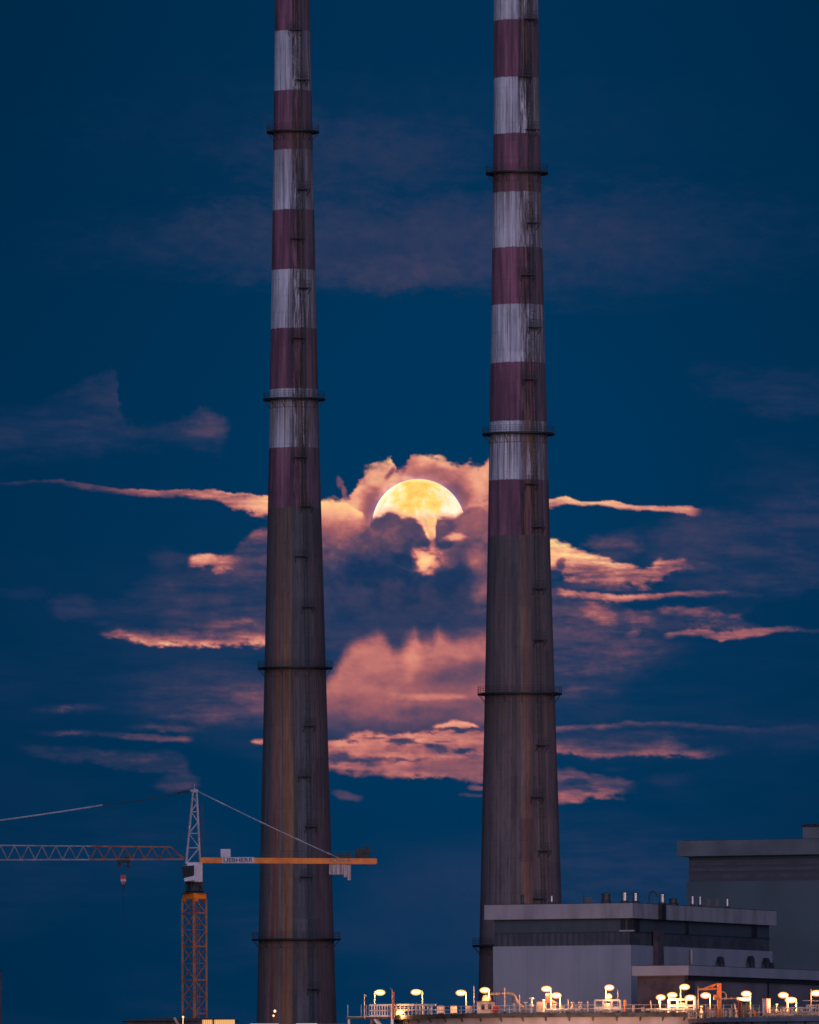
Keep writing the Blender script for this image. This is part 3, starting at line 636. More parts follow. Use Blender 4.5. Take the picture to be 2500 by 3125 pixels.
bandsL = [(1553, False), (1369, True), (1190, False), (1005, True), (826, False), (643, True), (460, False), (279, True), (97, False), (-90, True), (-275, False), (-460, True)]
# each entry gives the height where a band STARTS going up
bandsL = [(1553, False), (1369, True), (1190, False), (1005, True), (826, False), (643, True), (460, False), (279, True), (97, False), (-90, True), (-275, False)]
bandsR = [(1638, False), (1468, True), (1289, False), (1110, True), (933, False), (759, True), (590, False), (412, True), (240, False), (65, True), (-115, False), (-290, True)]
eL, radL, XL = chimney(1600, profL, bandsL, 1553, [404, 1220, 2040, 2868],
    [(-55, -1), (97, -1), (249, 1), (583, 1), (733, -1), (884, 1), (1036, -1), (1400, -1), (1550, 1), (1702, -1), (1857, 1), (2219, 1), (2373, -1), (2526, 1), (2678, -1), (3020, 1)],
    'left red and white striped chimney, behind the crane counter jib', 207, .38, 3.0, (899, 1553),
    [(0.0, (.075, .08, .10)), (.22, (.095, .095, .115)), (.31, (.24, .095, .060)), (.37, (.15, .13, .12)), (.41, (.27, .115, .050)), (.46, (.22, .145, .075)), (.485, (.055, .055, .07)), (.54, (.11, .115, .14)), (.62, (.065, .085, .12)), (.66, (.07, .08, .11)), (.69, (.085, .062, .075)), (1.0, (.10, .072, .09))])
eR, radR, XR = chimney(1510, profR, bandsR, 1638, [530, 1326, 2119, 2887],
    [(65, 1), (240, -1), (401, 1), (686, 1), (846, -1), (1005, 1), (1163, -1), (1482, -1), (1613, 1), (1801, 1), (1958, 1), (2278, 1), (2436, -1), (2600, 1), (2745, -1)],
    'right red and white striped chimney, rising behind the flat roofed hall', 207, .52, 8.5, (1584, 1638),
    [(0.0, (.09, .078, .092)), (.30, (.115, .10, .115)), (.42, (.12, .105, .12)), (.455, (.06, .052, .06)), (.50, (.15, .13, .12)), (.545, (.30, .115, .055)), (.58, (.20, .085, .06)), (.63, (.08, .065, .07)), (.66, (.12, .095, .095)), (.70, (.15, .10, .09)), (.76, (.12, .095, .11)), (1.0, (.10, .075, .09))])

# ------------------------------------------------------------------ tower crane
CD = 1380.0
def Q(px, py, dy=0): return P(px, py, CD+dy)
mast_c = Q(593, 2745); gx0 = mast_c.x
crane = empty('tower_crane', (gx0, CD, 0), 'orange and white tower crane with a horizontal jib, in front of the left chimney', 'crane')
def rel(v): return Vector(v)-Vector((gx0, CD, 0))
def q(px, py, dy=0): return rel(Q(px, py, dy))
zc = lambda py: Q(593, py).z
m = MB(); h = 1.62
cs = [Vector((-h, 0, 0)), Vector((0, -h, 0)), Vector((h, 0, 0)), Vector((0, h, 0))]
ztop = zc(2745); zb = 0
for i, c in enumerate(cs): m.bar(c+Vector((0, 0, 0)), c+Vector((0, 0, ztop)), .36 if i == 1 else .24)
nseg = 14; segh = 102*K*CD; z0 = zc(2787)
lv = [ztop, z0] + [z0-k*segh for k in range(1, 12) if z0-k*segh > 0] + [0]
for za, zb_ in zip(lv[:-1], lv[1:]):
    for i in range(4):
        a_, b_ = cs[i], cs[(i+1) % 4]
        m.bar(a_+Vector((0, 0, za)), b_+Vector((0, 0, za)), .16)
        mid = (za+zb_)/2
        if za-zb_ > 2.4:
            m.bar(a_+Vector((0, 0, za)), b_+Vector((0, 0, mid)), .12); m.bar(b_+Vector((0, 0, mid)), a_+Vector((0, 0, zb_)), .12)
            m.bar(a_+Vector((0, 0, mid)), b_+Vector((0, 0, mid)), .07)
        else: m.bar(a_+Vector((0, 0, za)), b_+Vector((0, 0, zb_)), .12)
mast = m.build('mast', M['orange_mast'], crane)
m = MB()
for k, z in enumerate(np.arange(2, ztop-1, 3.0)):
    m.box(.1, 1.0, -.1, .5, z, z+.05)
m.bar((.35, .15, 0), (.35, .15, ztop), .06); m.bar((.7, .15, 0), (.7, .15, ztop), .06)
for z in np.arange(.5, ztop, .45): m.bar((.35, .15, z), (.7, .15, z), .035)
m.build('ladder', M['orange_mast'], mast)
m = MB(); za, zb_ = zc(2746), zc(2727)
m.add([(-1.62, 0, za), (0, -1.62, za), (1.62, 0, za), (0, 1.62, za), (-1.45, -.25, zb_), (0, -1.5, zb_), (1.6, -.1, zb_), (0, 1.4, zb_)],
      [(3, 2, 1, 0), (4, 5, 6, 7), (0, 1, 5, 4), (1, 2, 6, 5), (2, 3, 7, 6), (3, 0, 4, 7)])
for i in range(4):
    a_, b_ = cs[i], cs[(i+1) % 4]; z_ = za
    m.bar(a_+Vector((0, 0, z_-.1)), a_*.72+b_*.28+Vector((0, 0, z_-.02)), .3)
m.build('mast_cap', M['orange'], crane)
m = MB(); zA, zB = zc(2727), zc(2692)
m.lathe([(1.12, zA), (1.32, zA+.25), (1.05, zA+.35), (1.02, zB-.35), (1.2, zB)], n=24)
for i in range(10):
    t_ = 2*math.pi*i/10; m.bar((1.12*math.cos(t_), 1.12*math.sin(t_), zA+.3), (1.12*math.cos(t_), 1.12*math.sin(t_), zB), .1)
m.box(-1.7, 1.9, -1.5, 1.5, zA+.02, zA+.10)
for x_ in (-1.6, 1.85):
    m.bar((x_, -1.45, zA), (x_, -1.45, zA+1.1), .05)
m.bar((-1.6, -1.45, zA+1.1), (1.85, -1.45, zA+1.1), .05)
m.build('slewing_ring', M['dark'], crane)
# machine house, cab
m = MB(); a_ = q(572, 2692); b_ = q(618, 2634); m.box(a_.x, b_.x, -1.1, 1.1, a_.z, b_.z)
m.build('turntable', M['cab'], crane)
m = MB(); a_ = q(556, 2640, -2.4); z1, z2 = zc(2691), zc(2642); x0, x1 = q(558, 2660).x, q(597, 2660).x
pr = [(x0+.05, z2-.1), (x0-.02, z2-.35), (x0+.28, z1), (x1, z1+.15), (x1, z2)]
vs = [(x, y_, z) for y_ in (-2.7, -1.12) for x, z in pr]; n = len(pr)
m.add(vs, [tuple(range(n)), tuple(range(2*n-1, n-1, -1))]+[(i, i+n, (i+1) % n+n, (i+1) % n) for i in range(n)])
cab = m.build('operator_cab', M['cab'], crane)
m = MB(); pr = [(q(555, 2646).x, zc(2645)), (q(594, 2646).x, zc(2643)), (q(594, 2676).x, zc(2674)), (q(560, 2680).x, zc(2682))]
vs = [(x, y_, z) for y_ in (-2.74, -2.69) for x, z in pr]
m.add(vs, [(0, 1, 2, 3), (7, 6, 5, 4)]+[(i, i+4, (i+1) % 4+4, (i+1) % 4) for i in range(4)])
m.build('window', M['glass'], cab)
# tower head
m = MB(); bz, tz = q(590, 2636).z, q(595, 2416).z
bl, br, tl, tr_ = q(568, 2636).x, q(611, 2636).x, q(589, 2416).x, q(600, 2416).x
legs = [((bl, -.9, bz), (tl, -.15, tz)), ((br, -.9, bz), (tr_, -.15, tz)), ((bl, .9, bz), (tl, .15, tz)), ((br, .9, bz), (tr_, .15, tz))]
legs = [(Vector(a_), Vector(b_)) for a_, b_ in legs]
for a_, b_ in legs: m.bar(a_, b_, .20)
fr = [0, .22, .42, .58, .72, .84, .93]
for i, (f0, f1) in enumerate(zip(fr[:-1], fr[1:])):
    for (L0, L1) in ((0, 1), (2, 3), (0, 2), (1, 3)):
        A, B = legs[L0], legs[L1]
        if i % 2: A, B = B, A
        m.bar(A[0].lerp(A[1], f0), B[0].lerp(B[1], f1), .10)
        if i in (1, 2, 4): m.bar(A[0].lerp(A[1], f0), B[0].lerp(B[1], f0), .09)
m.bar((bl, -.9, bz+.05), (br, -.9, bz+.05), .26); m.bar((bl, .9, bz+.05), (br, .9, bz+.05), .26)
m.bar(q(581, 2413), q(605, 2413), .34, .30); m.box(tl-.05, tr_+.05, -.3, .3, tz-.1, tz+.35)
m.bar(q(594, 2413), q(594, 2392), .05)
m.build('tower_head', M['grey_paint'], crane)
m = MB()
for px in (613, 618, 622): m.bar(q(px-3, 2450, .4), q(px+2, 2634-(px-613)*7, .4), .05)
for k in range(16): py = 2458+k*10; m.bar(q(611, py, .4), q(620, py, .4), .04)
m.build('head_ladder', M['steel'], crane)
# counter jib
m = MB(); a_, b_ = q(611, 2618), q(1147, 2621); c_, d_ = q(611, 2634), q(1147, 2637)
for y_ in (-.95, .95):
    m.bar((a_.x, y_, (a_.z+c_.z)/2), (b_.x, y_, (b_.z+d_.z)/2), .22, .74)
for k in range(25):
    x = a_.x+(b_.x-a_.x)*k/24; z = (a_.z+c_.z)/2+((b_.z+d_.z)/2-(a_.z+c_.z)/2)*k/24; m.bar((x, -.9, z), (x, .9, z), .2)
m.bar((b_.x, -1.0, (b_.z+d_.z)/2), (b_.x, 1.0, (b_.z+d_.z)/2), .3, .6)
cj = m.build('counter_jib', M['orange'], crane)
m = MB()
for k in range(11):
    px = 800+k*28; m.bar(q(px, 2618, -.95), q(px, 2596, -.95), .05)
m.bar(q(800, 2597, -.95), q(1080, 2599, -.95), .045); m.bar(q(800, 2607, -.95), q(1080, 2609, -.95), .035)
for k in range(11):
    px = 800+k*28; m.bar(q(px, 2618, .95), q(px, 2596, .95), .05)
m.bar(q(800, 2597, .95), q(1080, 2599, .95), .045)
m.build('handrail', M['steel'], cj)
m = MB(); s0, s1 = q(679, 2618), q(776, 2634); m.box(s0.x, s1.x, -1.13, -1.075, s1.z-.02, s0.z+.03)
m.build('name_panel', M['cab'], cj)
tcu = bpy.data.curves.new('lettering', 'FONT'); tcu.body = 'LIEBHERR'; tcu.size = 1.0; tcu.extrude = .01; tcu.offset = .012
to = bpy.data.objects.new('tmp_text', tcu); C.objects.link(to); bpy.context.view_layer.update()
tm = bpy.data.meshes.new_from_object(to.evaluated_get(bpy.context.evaluated_depsgraph_get())); C.objects.unlink(to); bpy.data.objects.remove(to)
xs = [v.co.x for v in tm.vertices]; ys = [v.co.y for v in tm.vertices]
for v in tm.vertices:
    x = s0.x+.18+(v.co.x-min(xs))/(max(xs)-min(xs))*(s1.x-s0.x-.36); z = s1.z+.09+(v.co.y-min(ys))/(max(ys)-min(ys))*(s0.z-s1.z-.16)
    v.co = (x, -1.15-v.co.z, z)
tm.materials.clear(); tm.materials.append(M['dark']); lt = bpy.data.objects.new('lettering', tm); C.objects.link(lt); lt.parent = cj
m = MB(); a_, b_ = q(674, 2592), q(704, 2616); m.box(a_.x, b_.x, -.75, .75, b_.z, a_.z)
for px in (677, 701):
    c_ = q(px, 2619); m.bar((c_.x, -.6, c_.z), (c_.x, -.6, b_.z), .12); m.bar((c_.x, .6, c_.z), (c_.x, .6, b_.z), .12)
m.build('electrical_cabinet', M['cab'], crane)
# counterweights: hanging slabs
for k in range(6):
    p0 = 1005+k*11.1; bot = 2669 if k < 4 else (2677 if k == 4 else 2686); m = MB(); a_, b_ = q(p0, 2630), q(p0+10.2, bot)
    m.box(a_.x, b_.x, -.68, .68, b_.z, a_.z); m.box(a_.x+.05, b_.x-.05, -1.2, 1.2, a_.z, a_.z+.22)
    m.build('counterweight', M['ballast'], crane)
m = MB(); a_, b_ = q(1013, 2608), q(1070, 2619); m.box(a_.x, b_.x, -.7, .7, b_.z, a_.z)
a_, b_ = q(1062, 2602), q(1071, 2619); m.box(a_.x, b_.x, -.5, .5, b_.z, a_.z)
m.build('ballast_frame', M['steel'], crane)
m = MB(); c_ = q(1097, 2603); r_ = .62
m.tube([(c_.x, -.8, c_.z), (c_.x, .8, c_.z)], r_, 20); a_, b_ = q(1082, 2611), q(1127, 2620); m.box(a_.x, b_.x, -.9, .9, b_.z, a_.z)
a_, b_ = q(1112, 2583), q(1128, 2611); m.box(a_.x, b_.x, -.5, .5, b_.z, a_.z); m.box(a_.x-.5, a_.x, -.4, .4, b_.z, a_.z-.45)
for px in (1136, 1148): m.bar(q(px, 2621), q(px, 2594), .04)
m.bar(q(1128, 2596), q(1148, 2596), .04)
m.build('hoist_winch', M['dark'], crane)
# jib
def jib(px0, px1, mat, first):
    m = MB(); th_ = .13
    def ty(px): return 2580+(px/522)*5
    def by(px): return 2627-(px+600)*.004
    xe = min(px1, 522)
    m.bar(q(px0, ty(px0)), q(xe, ty(xe)), .17)
    for y_ in (-.65, .65): m.bar(q(px0, by(px0), y_), q(px1, by(px1), y_), .19)
    if px1 > 522:
        for y_ in (-.65, .65): m.bar(q(522, ty(522)), q(562, 2621, y_), .18)
    px = px0
    while px < px1-20:
        tp = px+21; nx_ = min(px+42, px1)
        if tp <= 524:
            for y_ in (-.65, .65):
                m.bar(q(px, by(px), y_), q(tp, ty(tp)), .11); m.bar(q(tp, ty(tp)), q(nx_, by(nx_), y_), .11)
        m.bar(q(px, by(px), -.65), q(px, by(px), .65), .08); m.bar(q(px, by(px), -.65), q(nx_, by(nx_), .65), .07)
        px += 42
    return m.build('jib_section', mat, crane)
jib(-565, -145, M['jibgrey'], 0); jib(-145, 275, M['jibgrey'], 0); jib(275, 562, M['orange_mast'], 1)
m = MB()
def sag(pa, pb, n, d, y_=0):
    pts = []
    for i in range(n+1):
        f = i/n; p_ = q(pa[0]+(pb[0]-pa[0])*f, pa[1]+(pb[1]-pa[1])*f+d*4*f*(1-f), y_); pts.append(p_)
    return pts
m.tube(sag((582, 2415), (313, 2457), 12, 4), .07, 6); m.tube(sag((582, 2413), (540, 2420), 2, 0), .13, 6)
m.build('tie_rope', M['steel'], crane)
m = MB(); m.tube(sag((313, 2457), (-90, 2515), 12, 2), .10, 6); m.bar(q(-90, 2515), q(-130, 2580), .1)
m.build('tie_bar', M['grey_paint'], crane)
m = MB()
for y_ in (-.8, .8): m.tube(sag((604, 2415), (1035, 2619), 16, 3, y_), .065, 6)
for f in (.18, .45, .7, .88):
    i = int(f*16)
    for y_ in (-.8, .8):
        L_ = sag((604, 2415), (1035, 2619), 16, 3, y_); m.tube([L_[i], L_[i+1]], .10, 6)
m.build('tie_bar', M['grey_paint'], crane)
# trolley and hook
m = MB(); a_, b_ = q(357, 2624), q(397, 2632); m.box(a_.x, b_.x, -.9, .9, b_.z, a_.z)
a_, b_ = q(378, 2612), q(394, 2626); m.box(a_.x, b_.x, -.6, .6, b_.z, a_.z)
for px, l in ((364, 2646), (391, 2650)):
    p_ = q(px, l-5); m.tube([(p_.x, -.12, p_.z), (p_.x, .12, p_.z)], .30, 14); m.bar(q(px, 2630), q(px, l-3), .45, .2)
tro = m.build('trolley', M['dark'], crane)
m = MB()
for px, ex in ((364, 374), (391, 379)):
    for y_ in (-.12, .12): m.bar(q(px, 2644, y_), q(ex, 2672, y_), .03)
m.build('hoist_rope', M['dark'], tro)
m = MB(); c_ = q(376.5, 2685); w = .34
pr = [(-w, .62), (w, .62), (w*1.05, -.1), (w*.55, -.62), (-w*.55, -.62), (-w*1.05, -.1)]
vs = [(c_.x+x, y_, c_.z+z) for y_ in (-.22, .22) for x, z in pr]; n = 6
m.add(vs, [tuple(range(n))[::-1], tuple(range(n, 2*n))]+[(i, (i+1) % n, (i+1) % n+n, i+n) for i in range(n)])
hk = m.build('hook_block', M['red'], crane)
m = MB(); m.box(c_.x-.37, c_.x+.37, -.25, .25, c_.z-.22, c_.z+.08); m.build('white_stripe', M['white'], hk)
m = MB()
p_ = q(376.5, 2699); pts = [p_ + Vector((math.sin(u_)*.16, 0, -.35+math.cos(u_)*.2)) for u_ in np.linspace(-.3, 4.2, 9)]
m.tube([p_+Vector((0, 0, .1)), p_+Vector((0, 0, -.15))]+pts, .05, 6)
m.tube([q(376.5, 2706), q(377, 2812)], .055, 6); m.build('hanging_chain', M['dark'], hk)

# ------------------------------------------------------------------ power station buildings (all square to one another, turned about 21 degrees)
PH = R(21.5)
uL = Vector((-math.cos(PH), math.sin(PH), 0)); vR = Vector((math.sin(PH), math.cos(PH), 0))
class Frame:
    """local x = along the left-hand face (to the left), local y = back along the right-hand face"""
    def __init__(s, name, px, D, label, cat):
        p_ = P(px, 2900, D); s.D = D; s.px = px
        s.e = empty(name, (p_.x, D, 0), label, cat); s.e.rotation_euler.z = -PH
        s.c = Vector((p_.x, D, 0)); s.rot = Matrix.Rotation(-PH, 3, 'Z')
    def z(s, py, px=None): return P(px or s.px, py, s.D).z
    def left(s, px):
        """distance along the left face at which it is seen at px"""
        lo, hi = -200, 200
        for _ in range(60):
            mid = (lo+hi)/2; w = s.c + uL*mid; v = w.x/w.y/K+1250 - ROLL*(2900-1562.5)*-1*0
            if v > px+6.4: lo = mid
            else: hi = mid
        return lo
    def right(s, px):
        lo, hi = 0, 400
        for _ in range(60):
            mid = (lo+hi)/2; w = s.c + vR*mid; v = w.x/w.y/K+1250
            if v < px+6.4: lo = mid
            else: hi = mid
        return lo
# Frame axes: world = c + R(-PH) * local, with local x = -left distance, local y = depth back
def fbox(m, l0, l1, d0, d1, z0, z1): m.box(-l1, -l0, d0, d1, z0, z1)

hall = Frame('turbine_hall', 1926, 1440, 'long pale flat roofed hall with a dark window band, in front of the right chimney', 'building')
WL = hall.left(1492); DL = hall.right(2344)
zt, zf, zm, zw = hall.z(2754), hall.z(2802), hall.z(2843), hall.z(2884)
ov = .5
m = MB(); fbox(m, -.0, WL, 0, DL, 0, zw); hw = m.build('wall', M['hallwall'], hall.e)
m = MB(); fbox(m, .35, WL-.05, .35, DL-.35, zw, zm-.08); m.build('louvre_band', M['louvre'], hall.e)
m = MB(); fbox(m, .25, WL-.1, .25, DL-.25, zm-.08, zm+.06); m.build('sill_rail', M['steel'], hall.e)
m = MB(); fbox(m, .35, WL-.05, .35, DL-.35, zm+.06, zf); m.build('window_band', M['louvre2'], hall.e)
lf = hall.left(1470)
m = MB(); fbox(m, -ov, lf, -ov, DL+ov, zf, zt-.12); m.build('fascia', M['fascia'], hall.e)
m = MB(); fbox(m, -ov+.2, lf-.5, -ov+.2, DL+ov-.2, zt-.12, zt-.02); rf = m.build('roof', M['roof'], hall.e)
for p0, p1 in ((1880, 1894), (1901, 1920), (1928, 1937)):
    if p1 < 1926:
        l1, l0 = hall.left(p0), hall.left(p1); m = MB(); fbox(m, l0, l1, .2, .4, hall.z(2838), hall.z(2806)); m.build('window', M['glass'], hall.e)
l1, l0 = hall.left(1876), hall.left(1922); m = MB(); fbox(m, l0, l1, .05, .3, zm+.0, zm+.22); m.build('window_sill', M['fascia'], hall.e)
m = MB()
for p0, p1 in ((1930, 1942), (2084, 2092), (2286, 2300)):
    d0, d1 = hall.right(p0), hall.right(p1); fbox(m, .12, .5, d0, d1, zm+.1, zf-.1)
m.build('dark_panel', M['dark'], hall.e)
# vertical duct down the long side
d0, d1 = hall.right(1980), hall.right(1996)
m = MB(); fbox(m, -.75, -.02, d0, d0+2.4, hall.z(2948), zm+.3)
m.build('duct', M['brown'], hall.e)
m = MB(); fbox(m, -1.05, -ov-.02, hall.right(1993)-.9, hall.right(1993)+.9, zf-.05, zt-.05); m.build('joint_strip', M['dark'], hall.e)
m = MB(); d0 = hall.right(2089); m.tube([(.4, d0, hall.z(2936)), (.4, d0, hall.z(2891))], .16, 8); m.build('rain_pipe', M['pipe'], hall.e)
for px, y0, y1 in ((2165, 2946, 2920), (2258, 2946, 2914), (2305, 2935, 2918), (2318, 2950, 2932)):
    m = MB(); d0 = hall.right(px); za, zb_ = hall.z(y0), hall.z(y1)
    m.tube([(1.2, d0, za-1), (1.2, d0, zb_-.5), (1.05, d0+.3, zb_), (.6, d0+1.6, zb_+.15), (-.1, d0+1.8, zb_+.15)], .42, 10)
    m.build('exhaust_duct', M['dark'], hall.e)
# faint cladding joints
m = MB()
for k in range(1, 8): x_ = WL*k/8; fbox(m, x_-.01, x_+.01, -.008, .01, 8, zw-.1)
m.build('cladding_joint', M['annexwall'], hall.e)
# roof vents
def vent(px, wpx, ytop, mat, label, kind='cyl', dep=3.0):
    Dv = 1440+ (abs(px-1926)*.02 if px < 1926 else (px-1926)*.125) + dep
    p_ = P(px, 2755, Dv); p_.z = zt-.03; r_ = wpx/2*K*Dv; hgt = P(px, ytop, Dv).z-p_.z
    e = empty('roof_vent', p_, label, 'vent', 'vents on the hall roof'); m = MB()
    if kind == 'cyl':
        m.lathe([(r_*.92, 0), (r_*.92, hgt*.78), (r_*1.05, hgt*.80), (r_*1.05, hgt*.93), (r_*.7, hgt), (.01, hgt+.03)], n=20); m.build('stack', mat, e, smooth=False)
        m = MB(); m.lathe([(r_*1.25, 0), (r_*1.25, .2), (r_*.95, .35)], n=16); m.build('base', M['ventdark'], e)
    elif kind == 'box':
        m.box(-r_, r_, -r_, r_, 0, hgt); m.build('housing', mat, e); m = MB(); m.box(-r_*1.1, r_*1.1, -r_*1.1, r_*1.1, hgt, hgt+.1); m.build('lid', M['ventdark'], e)
    else:
        m.tube([(-.3, 0, 0), (-.3, 0, hgt*.7), (-.1, 0, hgt), (.35, 0, hgt*1.05), (.7, 0, hgt*.9), (.8, 0, hgt*.6)], .11, 8); m.build('pipe', mat, e)
        m = MB(); m.bar((.55, 0, 0), (.55, 0, hgt*.6), .08); m.build('base', M['ventdark'], e)
vent(1595, 11, 2730, M['ventdark'], 'dark slim roof vent in front of the right chimney, left of two')
vent(1684, 11, 2733, M['vent'], 'slim pale sided vent in front of the right chimney, right of two')
vent(1782, 4, 2731, M['ventdark'], 'thin dark post-like vent, first right of the chimney on the hall roof')
vent(1797, 17, 2741, M['ventdark'], 'low dark box vent beside a thin post on the hall roof', 'box')
vent(1850, 28, 2726, M['ventdark'], 'wide dark drum vent on the hall roof, right of the low box')
vent(1907, 22, 2722, M['vent'], 'wide shiny vent on the hall roof above the building corner')
vent(1940, 19, 2724, M['vent'], 'dark and silver vent just right of the widest shiny vent')
vent(1988, 10, 2722, M['ventdark'], 'thin curved goose-neck pipe vent above the dark fascia joint', 'pipe')
vent(2022, 20, 2727, M['vent'], 'shiny vent standing just right of the goose-neck pipe')
vent(2055, 26, 2742, M['ventdark'], 'low dark drum vent between two taller shiny vents')
vent(2114, 13, 2734, M['vent'], 'bright slim vent on the far roof, left of a pair')
vent(2137, 10, 2735, M['vent'], 'thin bright vent on the far roof, right of a pair')
vent(2162, 14, 2747, M['ventdark'], 'low grey box vent on the far roof beside the bright pair', 'box')
vent(2188, 12, 2745, M['ventdark'], 'small grey box vent on the far roof near the last bright vent', 'box')
vent(2220, 12, 2742, M['vent'], 'last bright slim vent near the far end of the hall roof')

annex = Frame('annex_building', 2089, 1405, 'low annex with pale flat roof edge over dark walls, right below the hall', 'building')
AL = annex.left(1926); AD = 110
zt2, zf2 = annex.z(2947), annex.z(2977)
m = MB(); fbox(m, 0, AL-.3, 0, AD, 0, zf2); m.build('wall', M['annexwall'], annex.e)
m = MB(); fbox(m, -.9, AL+.2, -.9, AD+1, zf2, zt2); m.build('fascia', M['hallwall'], annex.e)
m = MB(); fbox(m, -.4, AL-.3, -.4, AD, zt2, zt2+.1); m.build('roof', M['roof'], annex.e)
m = MB(); fbox(m, -.05, AL-.32, -.05, -.01, 0, zf2-.15); m.build('brick_face', M['brown'], annex.e)
m = MB(); fbox(m, -.05, -.01, -.05, annex.right(2106), 0, zf2-.15); m.build('brick_return', M['brown'], annex.e)
m = MB(); fbox(m, -.10, -.01, annex.right(2329)-.3, annex.right(2329)+.3, 0, zf2-.2); m.build('drain_pipe', M['dark'], annex.e)
m = MB(); fbox(m, -.5, -.02, 0, AD, zf2-.55, zf2-.02); m.build('soffit_beam', M['dark'], annex.e)

back = Frame('boiler_house', 2097, 1640, 'tall dark boiler house with a deep pale roof edge at the right', 'building')
# this one's visible face runs to the right, towards the viewer
bz = lambda py: P(2097, py, 1640).z
BW = 60
m = MB(); fbox(m, -BW, 0, 0, 45, 0, bz(2692)); m.build('wall', M['backwall'], back.e)
m = MB(); fbox(m, -BW+.3, -.3, .3, 44, bz(2692), bz(2614)); m.build('slatted_band', M['louvre3'], back.e)
m = MB(); fbox(m, -BW+.2, -.2, .16, 44.1, bz(2632), bz(2629)); fbox(m, -BW+.2, -.2, .16, 44.1, bz(2660), bz(2658)); m.build('trim_rail', M['backwall'], back.e)
m = MB(); fbox(m, -BW-1, 1.15, -1.1, 46, bz(2614), bz(2567)); m.build('fascia', M['backfascia'], back.e)
m = MB(); fbox(m, -BW, .5, -.5, 45, bz(2567), bz(2567)+.1); m.build('roof', M['roof'], back.e)
lx = -back.left(2433)
m = MB(); m.box(lx, lx+22, 1, 16, bz(2567)+.1, bz(2528)); ph = m.build('penthouse', M['backfascia'], back.e)
m = MB(); m.box(lx-.3, lx+22.3, .7, 16.3, bz(2528), bz(2524))
for k in range(12): m.box(lx+.1+k*1.2, lx+.9+k*1.2, 1.0, 1.5, bz(2524), bz(2520))
m.build('coping', M['dark'], ph)

# ------------------------------------------------------------------ storage tanks
def tank(px, D, Rm, pyrim, label, mat, a_g, deckmat):
    c_ = P(px, pyrim, D-Rm); X = (px-1250)*K*D + 0; e = empty('storage_tank', (c_.x*D/(D-Rm), D, 0), label, 'tank', 'storage tanks'); z1 = c_.z
    m = MB(); m.lathe([(Rm, 0), (Rm, z1-.5)], n=160, cap=False); sh = m.build('wall', mat, e, smooth=True)
    m = MB(); m.lathe([(Rm-.02, z1-.62), (Rm+.75, z1-.62), (Rm+.75, z1-.06), (Rm+.1, z1-.06), (Rm+.1, z1), (Rm-.4, z1), (Rm-.4, z1-.2)], n=160, cap=False); m.build('wind_girder', deckmat, e)
    m = MB(); m.lathe([(Rm-.3, z1-.2), (Rm*.5, z1+.1), (.02, z1+.2)], n=96, cap=False); m.build('roof', M['girder'], e)
    for k in range(52):
        m = MB(); t_ = 2*math.pi*k/52; d = Vector((math.cos(t_), math.sin(t_), 0)); m.bar(d*(Rm+.03)+Vector((0, 0, z1-1.1)), d*(Rm+.35)+Vector((0, 0, z1-.62)), .18)
        if math.sin(t_) < .15: m.build('bracket', M['girder'], e)
    m = MB()
    for hh in (.5, 1.0): m.lathe([(Rm+.66, z1+hh-.025), (Rm+.70, z1+hh-.025), (Rm+.70, z1+hh+.025), (Rm+.66, z1+hh+.025), (Rm+.66, z1+hh-.025)], n=160, cap=False)
    for k in range(110):
        t_ = 2*math.pi*k/110; d = Vector((math.cos(t_), math.sin(t_), 0))*(Rm+.68); m.bar(d+Vector((0, 0, z1-.1)), d+Vector((0, 0, z1+1.02)), .05)
    m.build('railing', M['cream'], e)
    m = MB()
    for zz_ in np.arange(2.4, z1-2, 2.4): m.lathe([(Rm, zz_-.03), (Rm+.02, zz_-.02), (Rm+.02, zz_+.02), (Rm, zz_+.03)], n=160, cap=False)
    m.build('weld_seam', mat, e)
    return e, z1, Vector((c_.x*D/(D-Rm), D, 0))
T1R, T2R = 26.4, 22.0
e1, z1, c1 = tank(1800, 1400, T1R, 3090, 'pale oil storage tank under the row of lamps, left of two, lit pinkish', M['tank'], 0, M['girder'])
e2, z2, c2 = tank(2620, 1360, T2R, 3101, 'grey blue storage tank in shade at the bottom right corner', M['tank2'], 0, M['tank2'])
def dD(px, back_=1.6):
    """depth of the tank roof edge at px, and its height"""
    c_, r_, z_ = (c1, T1R, z1) if px < 2128 else (c2, T2R, z2)
    D = c_.y
    for _ in range(8):
        x = (px+6.4-1250)*K*D; dx_ = min(abs(x-c_.x), r_*.985); D = c_.y-math.sqrt(r_*r_-dx_*dx_)+back_
    return D, z_
